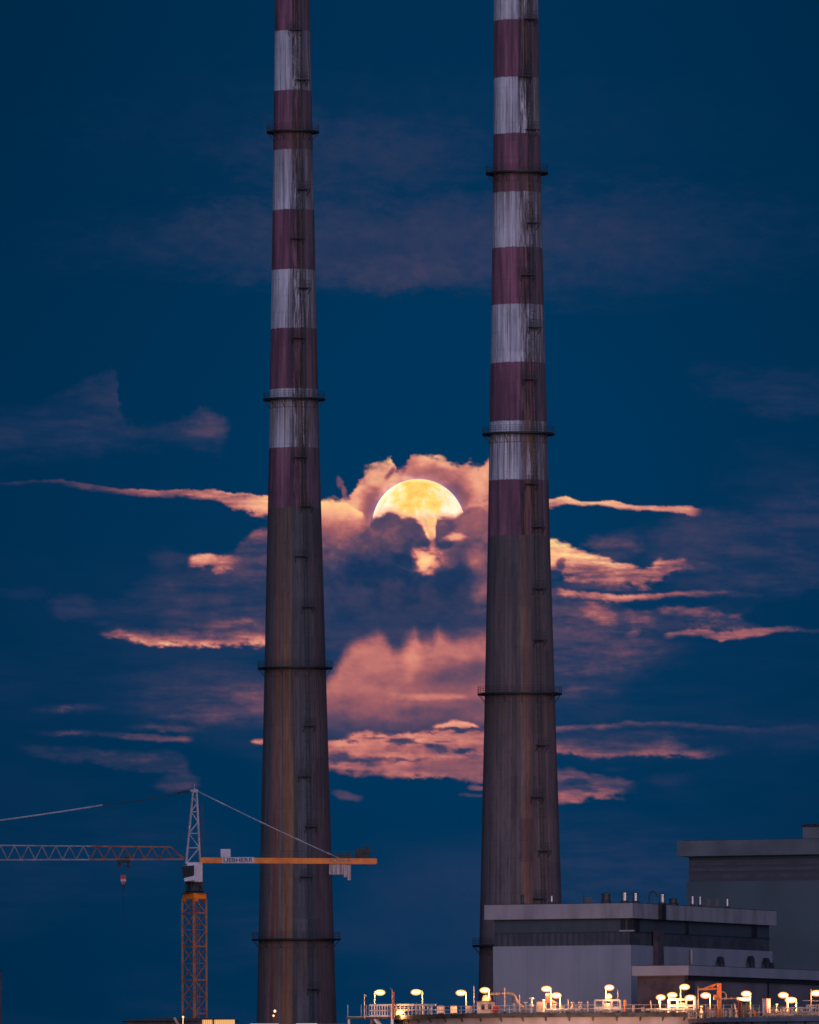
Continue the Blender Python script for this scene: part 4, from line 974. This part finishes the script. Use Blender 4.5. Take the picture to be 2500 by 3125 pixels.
# ------------------------------------------------------------------ lamps
LG = 'lit lamps over the tank roofs'
def lamp(px, py, pole_px, label, base_py=None, w=30, en=1.0, back_=1.6, short=False, D=None, zb=None):
    D0, z_ = dD(px, back_)
    D = D or D0; z_ = zb if zb is not None else z_
    hd = P(px, py, D); pl = P(pole_px, py, D); sgn = 1 if hd.x >= pl.x else -1
    e = empty('lamp_post', (pl.x, D, z_), label, 'lamp', LG)
    hz = hd.z-z_; hx = hd.x-pl.x
    m = MB(); m.tube([(0, 0, 0), (0, 0, hz*.55), (0, 0, hz+.05), (hx*.25, 0, hz+.22), (hx*.6, 0, hz+.22)], .085, 8, .06); m.build('pole', M['cream'], e)
    hw_ = w/2*K*D
    m = MB(); pr = [(-hw_*.85, .10), (-hw_*.5, .24), (hw_*.5, .24), (hw_*.85, .10)]
    prof = [(-hw_*.6, .16), (-hw_*.4, .22), (hw_*.4, .22), (hw_*.6, .16)]
    vs = [(hx+x, y_, hz+z+.06) for y_ in (-.14, .14) for x, z in prof]
    m.add(vs, [(0, 1, 2, 3), (7, 6, 5, 4)]+[(i, i+4, (i+1) % 4+4, (i+1) % 4) for i in range(4)])
    hdo = m.build('lamp_head', M['cream'], e)
    m = MB(); pts = []
    for i in range(9):
        f = i/8; pts.append((max(.01, math.sin(f*math.pi)), -math.cos(f*math.pi)))
    vs = []; nn = 12
    for r_, c_ in pts:
        for j in range(nn):
            a_ = 2*math.pi*j/nn; vs.append((hx+c_*hw_*.74, r_*math.cos(a_)*.2, hz-.02+r_*math.sin(a_)*.17))
    fs = [(k*nn+i, k*nn+(i+1) % nn, (k+1)*nn+(i+1) % nn, (k+1)*nn+i) for k in range(8) for i in range(nn)]
    m.add(vs, fs); bo = m.build('bulb', M['lamp'], hdo, smooth=True)
    cc_ = Vector((hx, 0, hz-.02)); m2 = MB(); m2.add([Vector(((Vector(v)-cc_).x*1.45, (Vector(v)-cc_).y*2.0, (Vector(v)-cc_).z*2.4))+cc_ for v in m.v], m.f); m2.build('bloom_shell', M['bloom'], hdo, smooth=True)  # enlarged glowing shell added as the lamp's bloom halo
    ld = bpy.data.lights.new('lamp_light', 'POINT'); ld.energy = 1000*en; ld.color = (1.0, .44, .17); ld.shadow_soft_size = .25
    lo = bpy.data.objects.new('lamp_light', ld); C.objects.link(lo); lo.parent = e; lo.location = (hx, -.35, hz-.45)
lamp(1160, 3029, 1143, 'leftmost tall lamp, on a post at the left access platform', D=1392, zb=z1-.6)
lamp(1222, 3089, 1212, 'low lamp at rail height beside the left access platform', w=22, en=.6, back_=-.9)
lamp(1270, 3028, 1290, 'second tall lamp, head pointing left, above the white rails')
lamp(1407, 3030, 1423, 'tall lamp just left of the pale cabin')
lamp(1480, 3022, 1493, 'tall lamp in front of the right chimney foot, beside the bent pipe')
lamp(1668, 3018, 1681, 'tall lamp above the upright red box')
lamp(1698, 3038, 1710, 'lower lamp just right of the upright red box')
lamp(1860, 3014, 1849, 'upper of two stacked lamps over the white frame left of centre right', w=28)
lamp(1858, 3041, 1849, 'lower of two stacked lamps over the white frame', w=20, back_=2.2)
lamp(2017, 3044, 2014, 'lamp on a short post left of the second white frame', w=28)
lamp(2052, 3037, 2043, 'lamp over the left end of the second white frame', w=30)
lamp(2090, 3012, 2077, 'tallest lamp over the second white frame', w=30)
lamp(2107, 3045, 2118, 'low lamp over the right end of the second white frame', w=32, back_=2.4)
lamp(2154, 3038, 2168, 'lamp below the boom of the small orange crane', w=30)
lamp(2278, 3033, 2291, 'lamp over the dark pump unit right of the small orange crane')
lamp(2391, 3037, 2404, 'left of two touching lamps right of the red and white cabinets')
lamp(2414, 3052, 2431, 'right lower of two touching lamps right of the cabinets', w=34, back_=2.4)
lamp(2492, 3031, 2508, 'lamp cut by the right edge of the photo', w=34)

# ------------------------------------------------------------------ things on the tank roofs
def place(name, px, label, cat, group=None, back_=1.6):
    D, z_ = dD(px, back_); p_ = P(px, 3090, D); e = empty(name, (p_.x, D, z_), label, cat, group); return e, D, z_
def ztop_(px, py, D, z_): return P(px, py, D).z-z_
U = K*1374
# white guard frames
for px0, px1, ty_, my, by_, n, label in ((1816, 1893, 3053, 3075, 3081, 4, 'thick white guard frame with four posts below the stacked lamps'), (2041, 2122, 3051, 3070, 3078, 4, 'thick white guard frame below the cluster of four lamps')):
    pc = (px0+px1)/2; e, D, z_ = place('guard_frame', pc, label, 'frame', 'white guard frames'); w = (px1-px0)*U
    t_ = ztop_(pc, ty_, D, z_); mz = ztop_(pc, my, D, z_); m = MB()
    for k in range(n): x = -w/2+w*k/(n-1); m.bar((x, 0, 0), (x, 0, t_), .24)
    m.build('post', M['white'], e); m = MB(); m.bar((-w/2, 0, t_), (w/2, 0, t_), .2, .22); m.bar((-w/2, 0, mz), (w/2, 0, mz), .2, .26); m.build('rail', M['white'], e)
    m = MB(); m.box(-w*.12, w*.10, .3, 1.0, 0, t_*.75); m.build('cover_panel', M['cream'], e)
# pale cabin with windows
e, D, z_ = place('deck_cabin', 1484, 'small pale cabin with two dark windows beside a red drum', 'cabin'); h_ = ztop_(1484, 3058, D, z_); w = 56*U
m = MB(); m.box(-w/2, w/2, 0, 1.6, 0, h_); m.build('wall', M['cream'], e)
m = MB(); m.box(-w/2-.1, w/2+.1, -.12, 1.7, h_, h_+.14); m.build('roof', M['girder'], e)
for fx in (-.26, .1):
    m = MB(); m.box(w*fx, w*fx+.45, -.03, .02, h_*.35, h_*.78); m.build('window', M['glass'], e)
e, D, z_ = place('red_drum', 1514, 'round red drum lying on its side right of the pale cabin', 'drum', back_=.9); m = MB()
m.tube([(0, -.2, .55), (0, .8, .55)], .5, 20); m.build('shell', M['red'], e); m = MB(); m.box(-.45, -.3, 0, .6, 0, .3); m.box(.3, .45, 0, .6, 0, .3); m.build('saddle', M['cream'], e)
e, D, z_ = place('vent_box', 1674, 'upright dark red box under the tall lamp', 'box'); h0, h1 = ztop_(1674, 3060, D, z_), ztop_(1674, 3033, D, z_)
m = MB(); m.box(-.36, .36, 0, .7, h0, h1); m.add([(.36, 0, h0), (1.2, 0, h0-.1), (1.2, .7, h0-.1), (.36, .7, h0), (.36, 0, h0+.55), (.36, .7, h0+.55)], [(0, 1, 4), (3, 5, 2), (1, 2, 5, 4), (0, 3, 2, 1)]); m.build('housing', M['red'], e)
m = MB(); m.bar((-.3, .1, 0), (-.3, .1, h0), .08); m.bar((.3, .1, 0), (.3, .1, h0), .08); m.build('stand', M['cream'], e)
# bent pipe
e, D, z_ = place('bent_pipe', 1545, 'thick pale pipe bending down to the deck right of the cabin', 'pipe', back_=2.6); x_ = lambda px: (px-1545)*U; zq = lambda py: ztop_(1545, py, D, z_)
m = MB(); pts = [(x_(1497), 0, zq(3033)), (x_(1530), 0, zq(3032)), (x_(1555), 0, zq(3031)), (x_(1566), 0, zq(3034)), (x_(1573), 0, zq(3042)), (x_(1578), 0, zq(3056)), (x_(1586), 0, zq(3067)), (x_(1597), 0, zq(3075)), (x_(1604), 0, zq(3086))]
m.tube(pts, .20, 12); m.build('pipe', M['pipe'], e)
m = MB()
for px in (1512, 1541, 1566): m.bar((x_(px), .1, 0), (x_(px), .1, zq(3034)), .1)
m.build('support', M['steel'], e)
m = MB()
for px in (1511, 1530): m.tube([(x_(px)-.05, 0, zq(3032.5)), (x_(px)+.05, 0, zq(3032.5))], .29, 12)
m.build('flange', M['girder'], e)
e, D, z_ = place('horizontal_vessel', 1486, 'squat pale vessel half hidden behind the lamp by the cabin', 'vessel', back_=4.0); m = MB()
m.lathe([(.5, .3), (.62, .8), (.62, 2.1), (.4, 2.5), (.02, 2.6)], n=18); m.build('shell', M['pipe'], e)
# slim masts
for px, ty_, th_, lb in ((1112, 3034, .10, 'slim pale mast with a small pennant at the left platform'), (1447, 3008, .05, 'thin whip mast left of the right chimney foot'), (1541, 3014, .10, 'stout pale mast beside the bent pipe'), (1586, 3036, .12, 'short leaning pale post right of the bent pipe'), (1886, 3020, .04, 'thin whip mast right of the stacked lamps'), (2131, 3010, .06, 'thin mast beside the tip of the orange boom'), (2476, 3018, .06, 'thin mast near the right edge'), (1678+57, 3048, .07, 'short post right of the red box'), (1794, 3055, .12, 'short stout post left of the first white frame')):
    if px == 1112: D, z_ = 1391, z1-.6; p_ = P(px, 3090, D); e = empty('mast', (p_.x, D, z_), lb, 'mast', 'slim masts')
    else: e, D, z_ = place('mast', px, lb, 'mast', 'slim masts', .8)
    t_ = ztop_(px, ty_, D, z_); m = MB(); m.tube([(0, 0, 0), (0, 0, t_)], th_, 6, th_*.5)
    if px == 1112: m.add([(0, 0, t_), (.38, 0, t_-.22), (0, 0, t_-.42), (0, .02, t_), (.38, .02, t_-.22), (0, .02, t_-.42)], [(0, 2, 1), (3, 4, 5), (0, 1, 4, 3), (1, 2, 5, 4)])
    m.build('pole', M['cream'], e); m = MB(); m.lathe([(.18, 0), (.18, .12), (.1, .2)], n=8); m.build('base', M['girder'], e)
p_ = P(1202, 3027, 1389); e = empty('gantry_post', (p_.x, 1389, z1-.6), 'tall dark orange post beside the left platform stairs', 'post'); m = MB(); m.bar((-.08, 0, 0), (-.08, 0, p_.z-z1+.6), .3, .3); m.build('column', M['orange_mast'], e); m = MB(); m.tube([(-.25, -.15, 1.5), (-.25, -.15, p_.z-z1+.9), (-.5, -.1, p_.z-z1+1.1)], .05, 6); m.build('bracket', M['pipe'], e)
# deck pipe with flanges
for i, (p0, p1, lb) in enumerate(((1662, 1766, 'low pale pipe with bright flanges below the red box'), (1818, 1905, 'low pale pipe along the edge below the first white frame'), (1972, 2122, 'lumpy pale pipe along the edge below the second white frame'))):
    pc = (p0+p1)/2; e, D, z_ = place('deck_pipe', pc, lb, 'pipe', 'low pipes on the tank roof', .6); m = MB(); n = 10; pts = []
    for k in range(n+1):
        px = p0+(p1-p0)*k/n; D_, _ = dD(px, .6); pts.append(Vector((P(px, 3085, D_).x, D_, z_+.32))-Vector(e.location))
    m.tube(pts, .14, 8); m.build('pipe', M['white'], e); m = MB()
    for k in range(1, n):
        if (k*7+i) % 3: a_ = pts[k]; d = (pts[k+1]-pts[k-1]).normalized(); m.tube([a_-d*.28, a_+d*.28], .24, 10)
    m.build('flange', M['white'], e)
# valves, crates and machinery along the rim
def item(px, wpx, y0, y1, matn, name, label, cat, shape, back_=1.2):
    e, D, z_ = place(name, px, label, cat, None, back_); w = wpx*U/2; h_ = max(ztop_(px, y0, D, z_), .3); b_ = max(0, ztop_(px, y1, D, z_)); m = MB(); mat = M[matn]
    if shape == 'box':
        m.box(-w, w, 0, w*1.6, .12, h_); m.build('body', mat, e); m = MB(); m.box(-w*.8, w*.8, .1, w*1.4, 0, .12); m.box(-w*1.06, w*1.06, -.05, w*1.7, h_, h_+.06); m.build('frame', M['girder'], e)
    elif shape == 'drum':
        m.lathe([(w, .08), (w, h_*.3), (w*1.05, h_*.32), (w, h_*.34), (w, h_*.64), (w*1.05, h_*.66), (w, h_*.68), (w, h_-.04), (w*.9, h_)], n=16); m.build('shell', mat, e); m = MB(); m.lathe([(w*.25, h_), (w*.25, h_+.1)], n=8); m.build('cap', M['girder'], e)
    elif shape == 'valve':
        m.lathe([(w*.5, 0), (w*.5, h_*.35), (w, h_*.4), (w, h_*.55), (w*.4, h_*.62), (w*.25, h_*.9)], n=14); m.build('body', mat, e); m = MB(); m.tube([(-w*.0, 0, h_*.9), (0, 0, h_)], w*.9, 14); m.build('handwheel', mat, e)
    elif shape == 'lean':
        m.tube([(-w, 0, h_), (-w*.4, 0, h_*.6), (w*.5, 0, h_*.2), (w, 0, 0)], w*.55, 8); m.build('body', mat, e); m = MB(); m.lathe([(w*.8, 0), (w*.8, .35), (w*.5, .4)], n=10); m.build('base', mat, e)
item(1605, 13, 3058, 3090, 'cream', 'relief_valve', 'bulky pale valve at the foot of the bent pipe', 'valve', 'valve')
item(1623, 16, 3045, 3090, 'white', 'relief_valve', 'pale pointed valve right of the bent pipe foot', 'valve', 'valve')
item(1648, 20, 3057, 3088, 'cream', 'equipment_box', 'pale equipment box left of the upright red box', 'box', 'box')
item(1660, 10, 3051, 3060, 'white', 'ventilator', 'small pale round ventilator left of the upright red box', 'ventilator', 'drum', 1.8)
item(1748, 12, 3058, 3090, 'cream', 'manifold_post', 'pale pipe stub right of the red box, left of two', 'pipe', 'valve')
item(1771, 14, 3058, 3090, 'cream', 'manifold_post', 'pale pipe stub right of the red box, right of two', 'pipe', 'valve')
item(1908, 7, 3052, 3080, 'orange', 'edge_post', 'short warm coloured post at the end of the first white frame', 'post', 'drum')
item(1988, 5, 3054, 3078, 'cream', 'edge_post', 'slim leaning pale post between the two white frames', 'post', 'lean')
item(2014, 6, 3055, 3078, 'cream', 'edge_post', 'thin post under the lamp left of the second white frame', 'post', 'lean')
item(2086, 30, 3072, 3085, 'cream', 'equipment_box', 'wide low box between the legs of the second white frame', 'box', 'box', 2.0)
item(2200, 13, 3080, 3096, 'orange', 'oil_drum', 'orange drum below the small orange crane', 'drum', 'drum')
item(2231, 12, 3077, 3096, 'pipe', 'oil_drum', 'pale yellow drum right of the orange drum', 'drum', 'drum')
item(2177, 22, 3081, 3094, 'pipe', 'valve_block', 'small pinkish valve block left of the orange drum', 'valve', 'box')
item(2246, 9, 3061, 3095, 'cream', 'davit', 'leaning pale davit left of the dark pump unit', 'davit', 'lean', .8)
item(2257, 9, 3046, 3095, 'red', 'hose_post', 'short red post beside the dark pump unit', 'post', 'box', 2.0)
item(2276, 30, 3056, 3097, 'dark', 'pump_unit', 'dark bulky pump unit under a pale cylinder', 'pump', 'box', 2.0)
item(2291, 12, 3080, 3094, 'pipe', 'fire_hydrant', 'small yellow hydrant at the foot of the pump unit', 'hydrant', 'valve', .8)
item(2304, 7, 3084, 3096, 'orange', 'bollard', 'tiny yellow bollard right of the hydrant', 'bollard', 'drum', .8)
item(2333, 9, 3048, 3100, 'white', 'switch_cabinet', 'narrow white cabinet beside the red strip, left of two', 'cabinet', 'box')
item(2346, 12, 3048, 3100, 'white', 'switch_cabinet', 'wider white cabinet beside the red strip, right of two', 'cabinet', 'box')
item(2339, 4, 3048, 3100, 'red', 'fire_riser', 'red riser pipe squeezed between two white cabinets', 'pipe', 'drum', 1.0)
item(2371, 8, 3064, 3098, 'cream', 'cowl_vent', 'pointed cowl vent between the cabinets and the paired lamps', 'vent', 'valve', 2.4)
e, D, z_ = place('pale_cylinder', 2270, 'pale horizontal cylinder resting on the dark pump unit', 'cylinder', back_=1.4); zc_ = ztop_(2270, 3051, D, z_)
m = MB(); m.tube([(-.9, 0, zc_+.1), (-.4, 0, zc_), (.5, 0, zc_-.05), (.75, 0, zc_)], .24, 12); m.build('shell', M['cream'], e); m = MB(); m.bar((-.3, 0, zc_), (-.3, 0, 0), .1); m.bar((.4, 0, zc_), (.4, 0, 0), .1); m.build('stand', M['dark'], e)
# long pipe bridge right of the small crane
e, D, z_ = place('pipe_run', 2236, 'thin pale pipe run between the small crane and the red post', 'pipe', back_=2.8); m = MB(); zz_ = ztop_(2236, 3048, D, z_)
m.tube([(-1.6, 0, zz_), (1.1, 0, zz_)], .09, 8)
for x in (-1.0, -.2, .6): m.tube([(x-.1, 0, zz_), (x+.1, 0, zz_)], .18, 10)
m.build('pipe', M['pipe'], e); m = MB(); m.tube([(-1.6, 0, zz_+.9), (-1.1, 0, zz_+.9), (-.85, 0, zz_+.6), (-.8, 0, zz_)], .05, 6); m.bar((.9, 0, 0), (.9, 0, zz_), .08); m.bar((-1.5, 0, 0), (-1.5, 0, zz_), .08); m.build('support', M['pipe'], e)
# small orange crane
e, D, z_ = place('deck_crane', 2196, 'small orange deck crane with its boom pointing left', 'crane', back_=2.2); xx = lambda px: (px-2196)*U; zq = lambda py: ztop_(2196, py, D, z_)
m = MB(); m.bar((0, 0, 0), (0, 0, zq(3001)), .56, .56); m.lathe([(.42, 0), (.42, .4), (.3, .5)], n=14); m.box(-.75, -.25, -.2, .3, zq(3052), zq(3036)); m.build('column', M['orange'], e)
m = MB(); tip = (xx(2133), 0, zq(3019)); root = (xx(2192), 0, zq(3018)); m.bar(tip, root, .26, .24); m.build('boom', M['orange'], e)
m = MB(); m.bar((xx(2150), 0, zq(3017)), (xx(2192), 0, zq(3002)), .2, .2); m.bar((xx(2172), 0, zq(3017)), (xx(2182), 0, zq(3006)), .12); m.build('tie_strut', M['orange'], e)
m = MB(); m.bar((xx(2136), 0, zq(3020)), (xx(2136), 0, zq(3030)), .05); m.box(xx(2136)-.1, xx(2136)+.1, -.08, .08, zq(3034), zq(3029)); m.build('hook', M['dark'], e)
# pipe rack at right edge
e, D, z_ = place('pipe_rack', 2420, 'long warm lit pipe rack with rails along the right tank roof', 'rack', back_=1.0); m = MB()
X0 = e.location.x; Y0 = e.location.y
def rk(px, py, b_=1.0): D_, _ = dD(px, b_); v = P(px, py, D_); return Vector((v.x-X0, v.y-Y0, v.z-z_))
for k in range(24):
    px = 2336+k*9; m.bar(rk(px, 3100), rk(px+2, 3078 if px < 2460 else 3068), .12 if k % 3 else .22)
m.build('post', M['cream'], e); m = MB()
for a_, b_ in ((2352, 2400), (2400, 2450), (2450, 2500), (2500, 2560)):
    m.bar(rk(a_, 3076), rk(b_, 3075), .18, .16); m.bar(rk(a_, 3088), rk(b_, 3088), .12)
m.bar(rk(2460, 3069), rk(2560, 3066), .2, .2); m.bar(rk(2450, 3054), rk(2560, 3055), .1, .1); m.build('rail', M['cream'], e); m = MB()
for a_, b_ in ((2334, 2380), (2380, 2430), (2430, 2480), (2480, 2560)): m.tube([rk(a_, 3096), rk(b_, 3098)], .26, 10)
m.build('pipe', M['pipe'], e)

# ------------------------------------------------------------------ access platform at the left of the tank
PD = 1392.0
p0 = P(1125, 3104, PD); e = empty('access_platform', (p0.x, PD, 0), 'raised steel platform with white rails and a stair, left end of the tank', 'platform'); zp = p0.z
x_ = lambda px: (px-1125)*K*PD
m = MB(); m.box(x_(1058), x_(1205), -1, 1.2, zp-.28, zp); m.build('deck', M['girder'], e)
for px, mt in ((1065, 'cream'), (1134, 'orange_mast'), (1197, 'white')):
    m = MB(); m.bar((x_(px), -.7, 0), (x_(px), -.7, zp-.28), .3); m.bar((x_(px), .9, 0), (x_(px), .9, zp-.28), .3); m.build('leg', M[mt], e)
m = MB()
for px in list(range(1062, 1092, 30)): m.bar((x_(px), -.95, zp), (x_(px), -.95, zp+1.7), .06)
for k, px in enumerate(range(1103, 1205, 8)): m.bar((x_(px), -.95, zp), (x_(px), -.95, zp+1.65), .05 if px < 1128 else .15)
m.bar((x_(1060), -.95, zp+.02), (x_(1205), -.95, zp+.02), .08)
for hh in (.15, .85, 1.6): m.bar((x_(1128), -.95, zp+hh), (x_(1205), -.95, zp+hh), .12, .22 if hh > 1 else .14)
m.build('railing', M['white'], e)
m = MB(); m.bar((x_(1143), -.9, zp-.3), (x_(1225), -.9, zp-5.2), .16, .3); m.bar((x_(1150), .2, zp-.3), (x_(1232), .2, zp-5.2), .16, .3)
for k in range(16): f = k/15; m.box(x_(1146+82*f)-.15, x_(1146+82*f)+.15, -.85, .2, zp-.45-4.8*f, zp-.40-4.8*f)
m.build('stair', M['cream'], e)
m = MB(); m.bar((x_(1197), -1.1, 0), (x_(1197), -1.1, zp+1.7), .34); m.build('stair_column', M['white'], e)
# two tier white rails along the left part of the tank rim
e, D, z_ = place('rim_barrier', 1255, 'double white barrier of thick rails right of the access platform', 'barrier', back_=.4); X0, Y0 = e.location.x, e.location.y
m = MB(); 
for px in range(1210, 1330, 12):
    m.bar(rk(px, 3099, .4), rk(px, 3067, .4), .16)
m.build('post', M['white'], e); m = MB()
for a_ in range(1210, 1330, 20):
    for py in (3067, 3082): m.bar(rk(a_, py, .4), rk(min(a_+20, 1330), py, .4), .14, .26 if py == 3067 else .14)
m.build('rail', M['white'], e)
for px, lb in ((1345, 'low pale pump housing right of the white barrier'), (1385, 'low pale pump housing left of the lamp by the cabin'), (1432, 'pale pump housing left of the cabin')):
    item(px, 20, 3070, 3092, 'cream', 'pump_housing', lb, 'pump', 'box')
    
rnd = random.Random(5)
for k, (px, wd, y0, mt, lb) in enumerate(((1570, 9, 3062, 'cream', 'small pale box between the mast and the bent pipe foot'), (1636, 7, 3070, 'pipe', 'short warm stub right of the pointed valve'), (1692, 12, 3066, 'cream', 'pale box under the lower lamp by the red box'), (1716, 8, 3068, 'pipe', 'short stub right of the lower lamp by the red box'), (1784, 9, 3072, 'pipe', 'low stub left of the stout post'), (1934, 8, 3068, 'pipe', 'low warm stub right of the first white frame'), (1962, 10, 3074, 'cream', 'low pale box left of the leaning post'), (2140, 12, 3070, 'cream', 'pale box at the foot of the thin mast by the boom'), (2162, 8, 3074, 'pipe', 'stub under the lamp below the orange boom'), (2216, 7, 3084, 'white', 'small white keg between orange and yellow drums'), (2316, 8, 3082, 'dark', 'small dark box right of the tiny bollard'))):
    item(px, wd, y0, 3092, mt, 'deck_fitting', lb, 'fitting', ('box', 'valve', 'drum')[k % 3])
# flood lamps added out of view before the left tank to warm its wall
for px, lb in ((1480, 'added unseen floodlight on a low pole before the left tank, left one'), (1800, 'added unseen floodlight on a low pole before the left tank, middle one'), (2050, 'added unseen floodlight on a low pole before the left tank, right one')):
    p_ = P(px, 3300, 1358); e = empty('added_floodlight', (p_.x, 1358, 0), lb, 'floodlight', 'added floodlights'); m = MB(); m.tube([(0, 0, 0), (0, 0, 7)], .1, 8); m.build('pole', M['steel'], e)
    m = MB(); m.box(-.35, .35, -.1, .3, 6.9, 7.3); m.build('lamp_head', M['dark'], e); m = MB(); m.box(-.3, .3, .3, .33, 6.95, 7.25); m.build('lens', M['lamp'], e)
    ld = bpy.data.lights.new('flood', 'SPOT'); ld.energy = 9000; ld.color = (1, .55, .35); ld.spot_size = R(150); ld.spot_blend = 1; ld.shadow_soft_size = .3
    lo = bpy.data.objects.new('flood', ld); C.objects.link(lo); lo.parent = e; lo.location = (0, .6, 7.1); lo.rotation_euler = Vector((0, -1, -.45)).to_track_quat('Z', 'Y').to_euler()

# ------------------------------------------------------------------ low shed, bottom left, and what stands by it
SD = 1330.0
a_ = P(380, 3110, SD); b_ = P(722, 3104, SD); e = empty('yard_shed', ((a_.x+b_.x)/2, SD, 0), 'low dark roofed shed with lit windows at the bottom left, before the crane mast', 'shed')
hw_ = (b_.x-a_.x)/2; zt_ = b_.z-.12; ze = P(560, 3116, SD).z
m = MB(); m.box(-hw_+.4, hw_-.4, 0, 9, 0, ze); m.build('wall', M['brown'], e)
m = MB(); pr = [(-hw_-.4, ze), (-hw_+.6, ze+.2), (-hw_*.35, zt_+.02), (hw_*.80, zt_), (hw_+.3, ze)]
vs = [(x, y_, z) for y_ in (-.5, 9.5) for x, z in pr]; n = 5
m.add(vs, [tuple(range(n))[::-1], tuple(range(n, 2*n))]+[(i, (i+1) % n, (i+1) % n+n, i+n) for i in range(n)]); m.build('roof', M['dark'], e)
xs_ = lambda px: (px-551)*K*SD
for p0, p1 in ((618, 648), (654, 716)):
    m = MB(); m.box(xs_(p0), xs_(p1), -.54, -.51, ze-1.0, ze+.02+.1); w_ = m.build('window', M['window'], e)
    m = MB()
    for k in range(int((p1-p0)/6)): x = xs_(p0+3+k*6); m.box(x-.03, x+.03, -.58, -.545, ze-1.0, ze+.1)
    m.build('mullion', M['dark'], w_)
e2_ = empty('scaffold_hoist', (P(540, 3100, SD-3).x, SD-3, 0), 'warm lit angled conveyor frame beside the crane mast foot', 'conveyor'); m = MB()
o_ = Vector(e2_.location); m.bar(P(532, 3106, SD-3)-o_, P(552, 3140, SD-3)-o_, .3); m.bar(P(552, 3140, SD-3)-o_, P(556, 3200, SD-3)-o_, .25); m.bar(P(556, 3200, SD-3)-o_, Vector((.7, 0, 0)), .3); m.build('frame', M['pipe'], e2_)
m = MB(); c_ = P(559, 3104, SD-3)-o_; m.lathe([(.02, -.14), (.14, 0), (.02, .14)], c=c_, n=10); m.bar(c_, P(556, 3200, SD-3)-o_, .06); m.build('lamp', M['smalllamp'], e2_)
a_ = P(752, 3122, 1335); b_ = P(1056, 3122.5, 1335); e = empty('quay_wall', ((a_.x+b_.x)/2, 1335, 0), 'low wall with warm light painted on as glowing patches crossing below the left chimney', 'wall'); h_ = (b_.x-a_.x)/2
m = MB(); m.box(-h_, h_, 0, 1, 0, a_.z-.1); m.build('wall', M['annexwall'], e)
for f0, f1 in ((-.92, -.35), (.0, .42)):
    m = MB(); m.box(h_*f0, h_*f1, -.06, -.02, a_.z-.7, a_.z-.12); m.build('glow_strip', M['window'], e)  # warm light falling on the wall, painted as glowing strips
p_ = P(838, 3086, 1345); e = empty('signal_mast', (p_.x, 1345, 0), 'thin mast with two small lights in front of the left chimney foot', 'mast'); m = MB(); m.tube([(0, 0, 0), (0, 0, p_.z+1.6)], .05, 6, .03); m.build('pole', M['dark'], e)
for px, py, r_ in ((839, 3086, .15), (835, 3100, .11)):
    c_ = P(px, py, 1344.8)-Vector((p_.x, 1345, 0)); m = MB(); m.lathe([(.01, -r_*1.3), (r_, -r_*.5), (r_, r_*.5), (.01, r_*1.3)], c=c_, n=10); m.build('light', M['smalllamp'], e)
p_ = P(1, 2962, 1300); e = empty('dark_pole', (p_.x, 1300, 0), 'dark pole cut by the left edge of the photo', 'pole'); m = MB(); m.tube([(0, 0, 0), (0, 0, p_.z-.6), (0, 0, p_.z)], .17, 8, .11); m.build('shaft', M['brown'], e)
m = MB(); m.lathe([(.2, p_.z-.2), (.2, p_.z), (.05, p_.z+.1)], n=8); m.build('cap', M['dark'], e)
# bare sapling
p_ = P(245, 3130, 1320); e = empty('bare_tree', (p_.x, 1320, 0), 'leafless twiggy tree top at the bottom left edge', 'tree'); zt_ = p_.z
m = MB(); m.tube([(0, 0, 0), (.1, 0, zt_*.4), (0, 0, zt_*.7)], .25, 8, .1); tk = m.build('trunk', M['bark'], e); m = MB()
def twig(p, d, l, r, k):
    q_ = p+d*l; m.tube([p, p.lerp(q_, .5)+Vector((random.uniform(-.1, .1), 0, .1)), q_], r, 5, r*.6)
    if k:
        for _ in range(3):
            nd = (d+Vector((random.uniform(-.7, .7), random.uniform(-.6, .6), random.uniform(-.1, .4)))).normalized(); twig(q_, nd, l*.66, r*.6, k-1)
for _ in range(5): twig(Vector((0, 0, zt_*.7)), Vector((random.uniform(-.5, .5), random.uniform(-.4, .4), 1)).normalized(), 2.3, .07, 3)
m.build('crown', M['bark'], e)
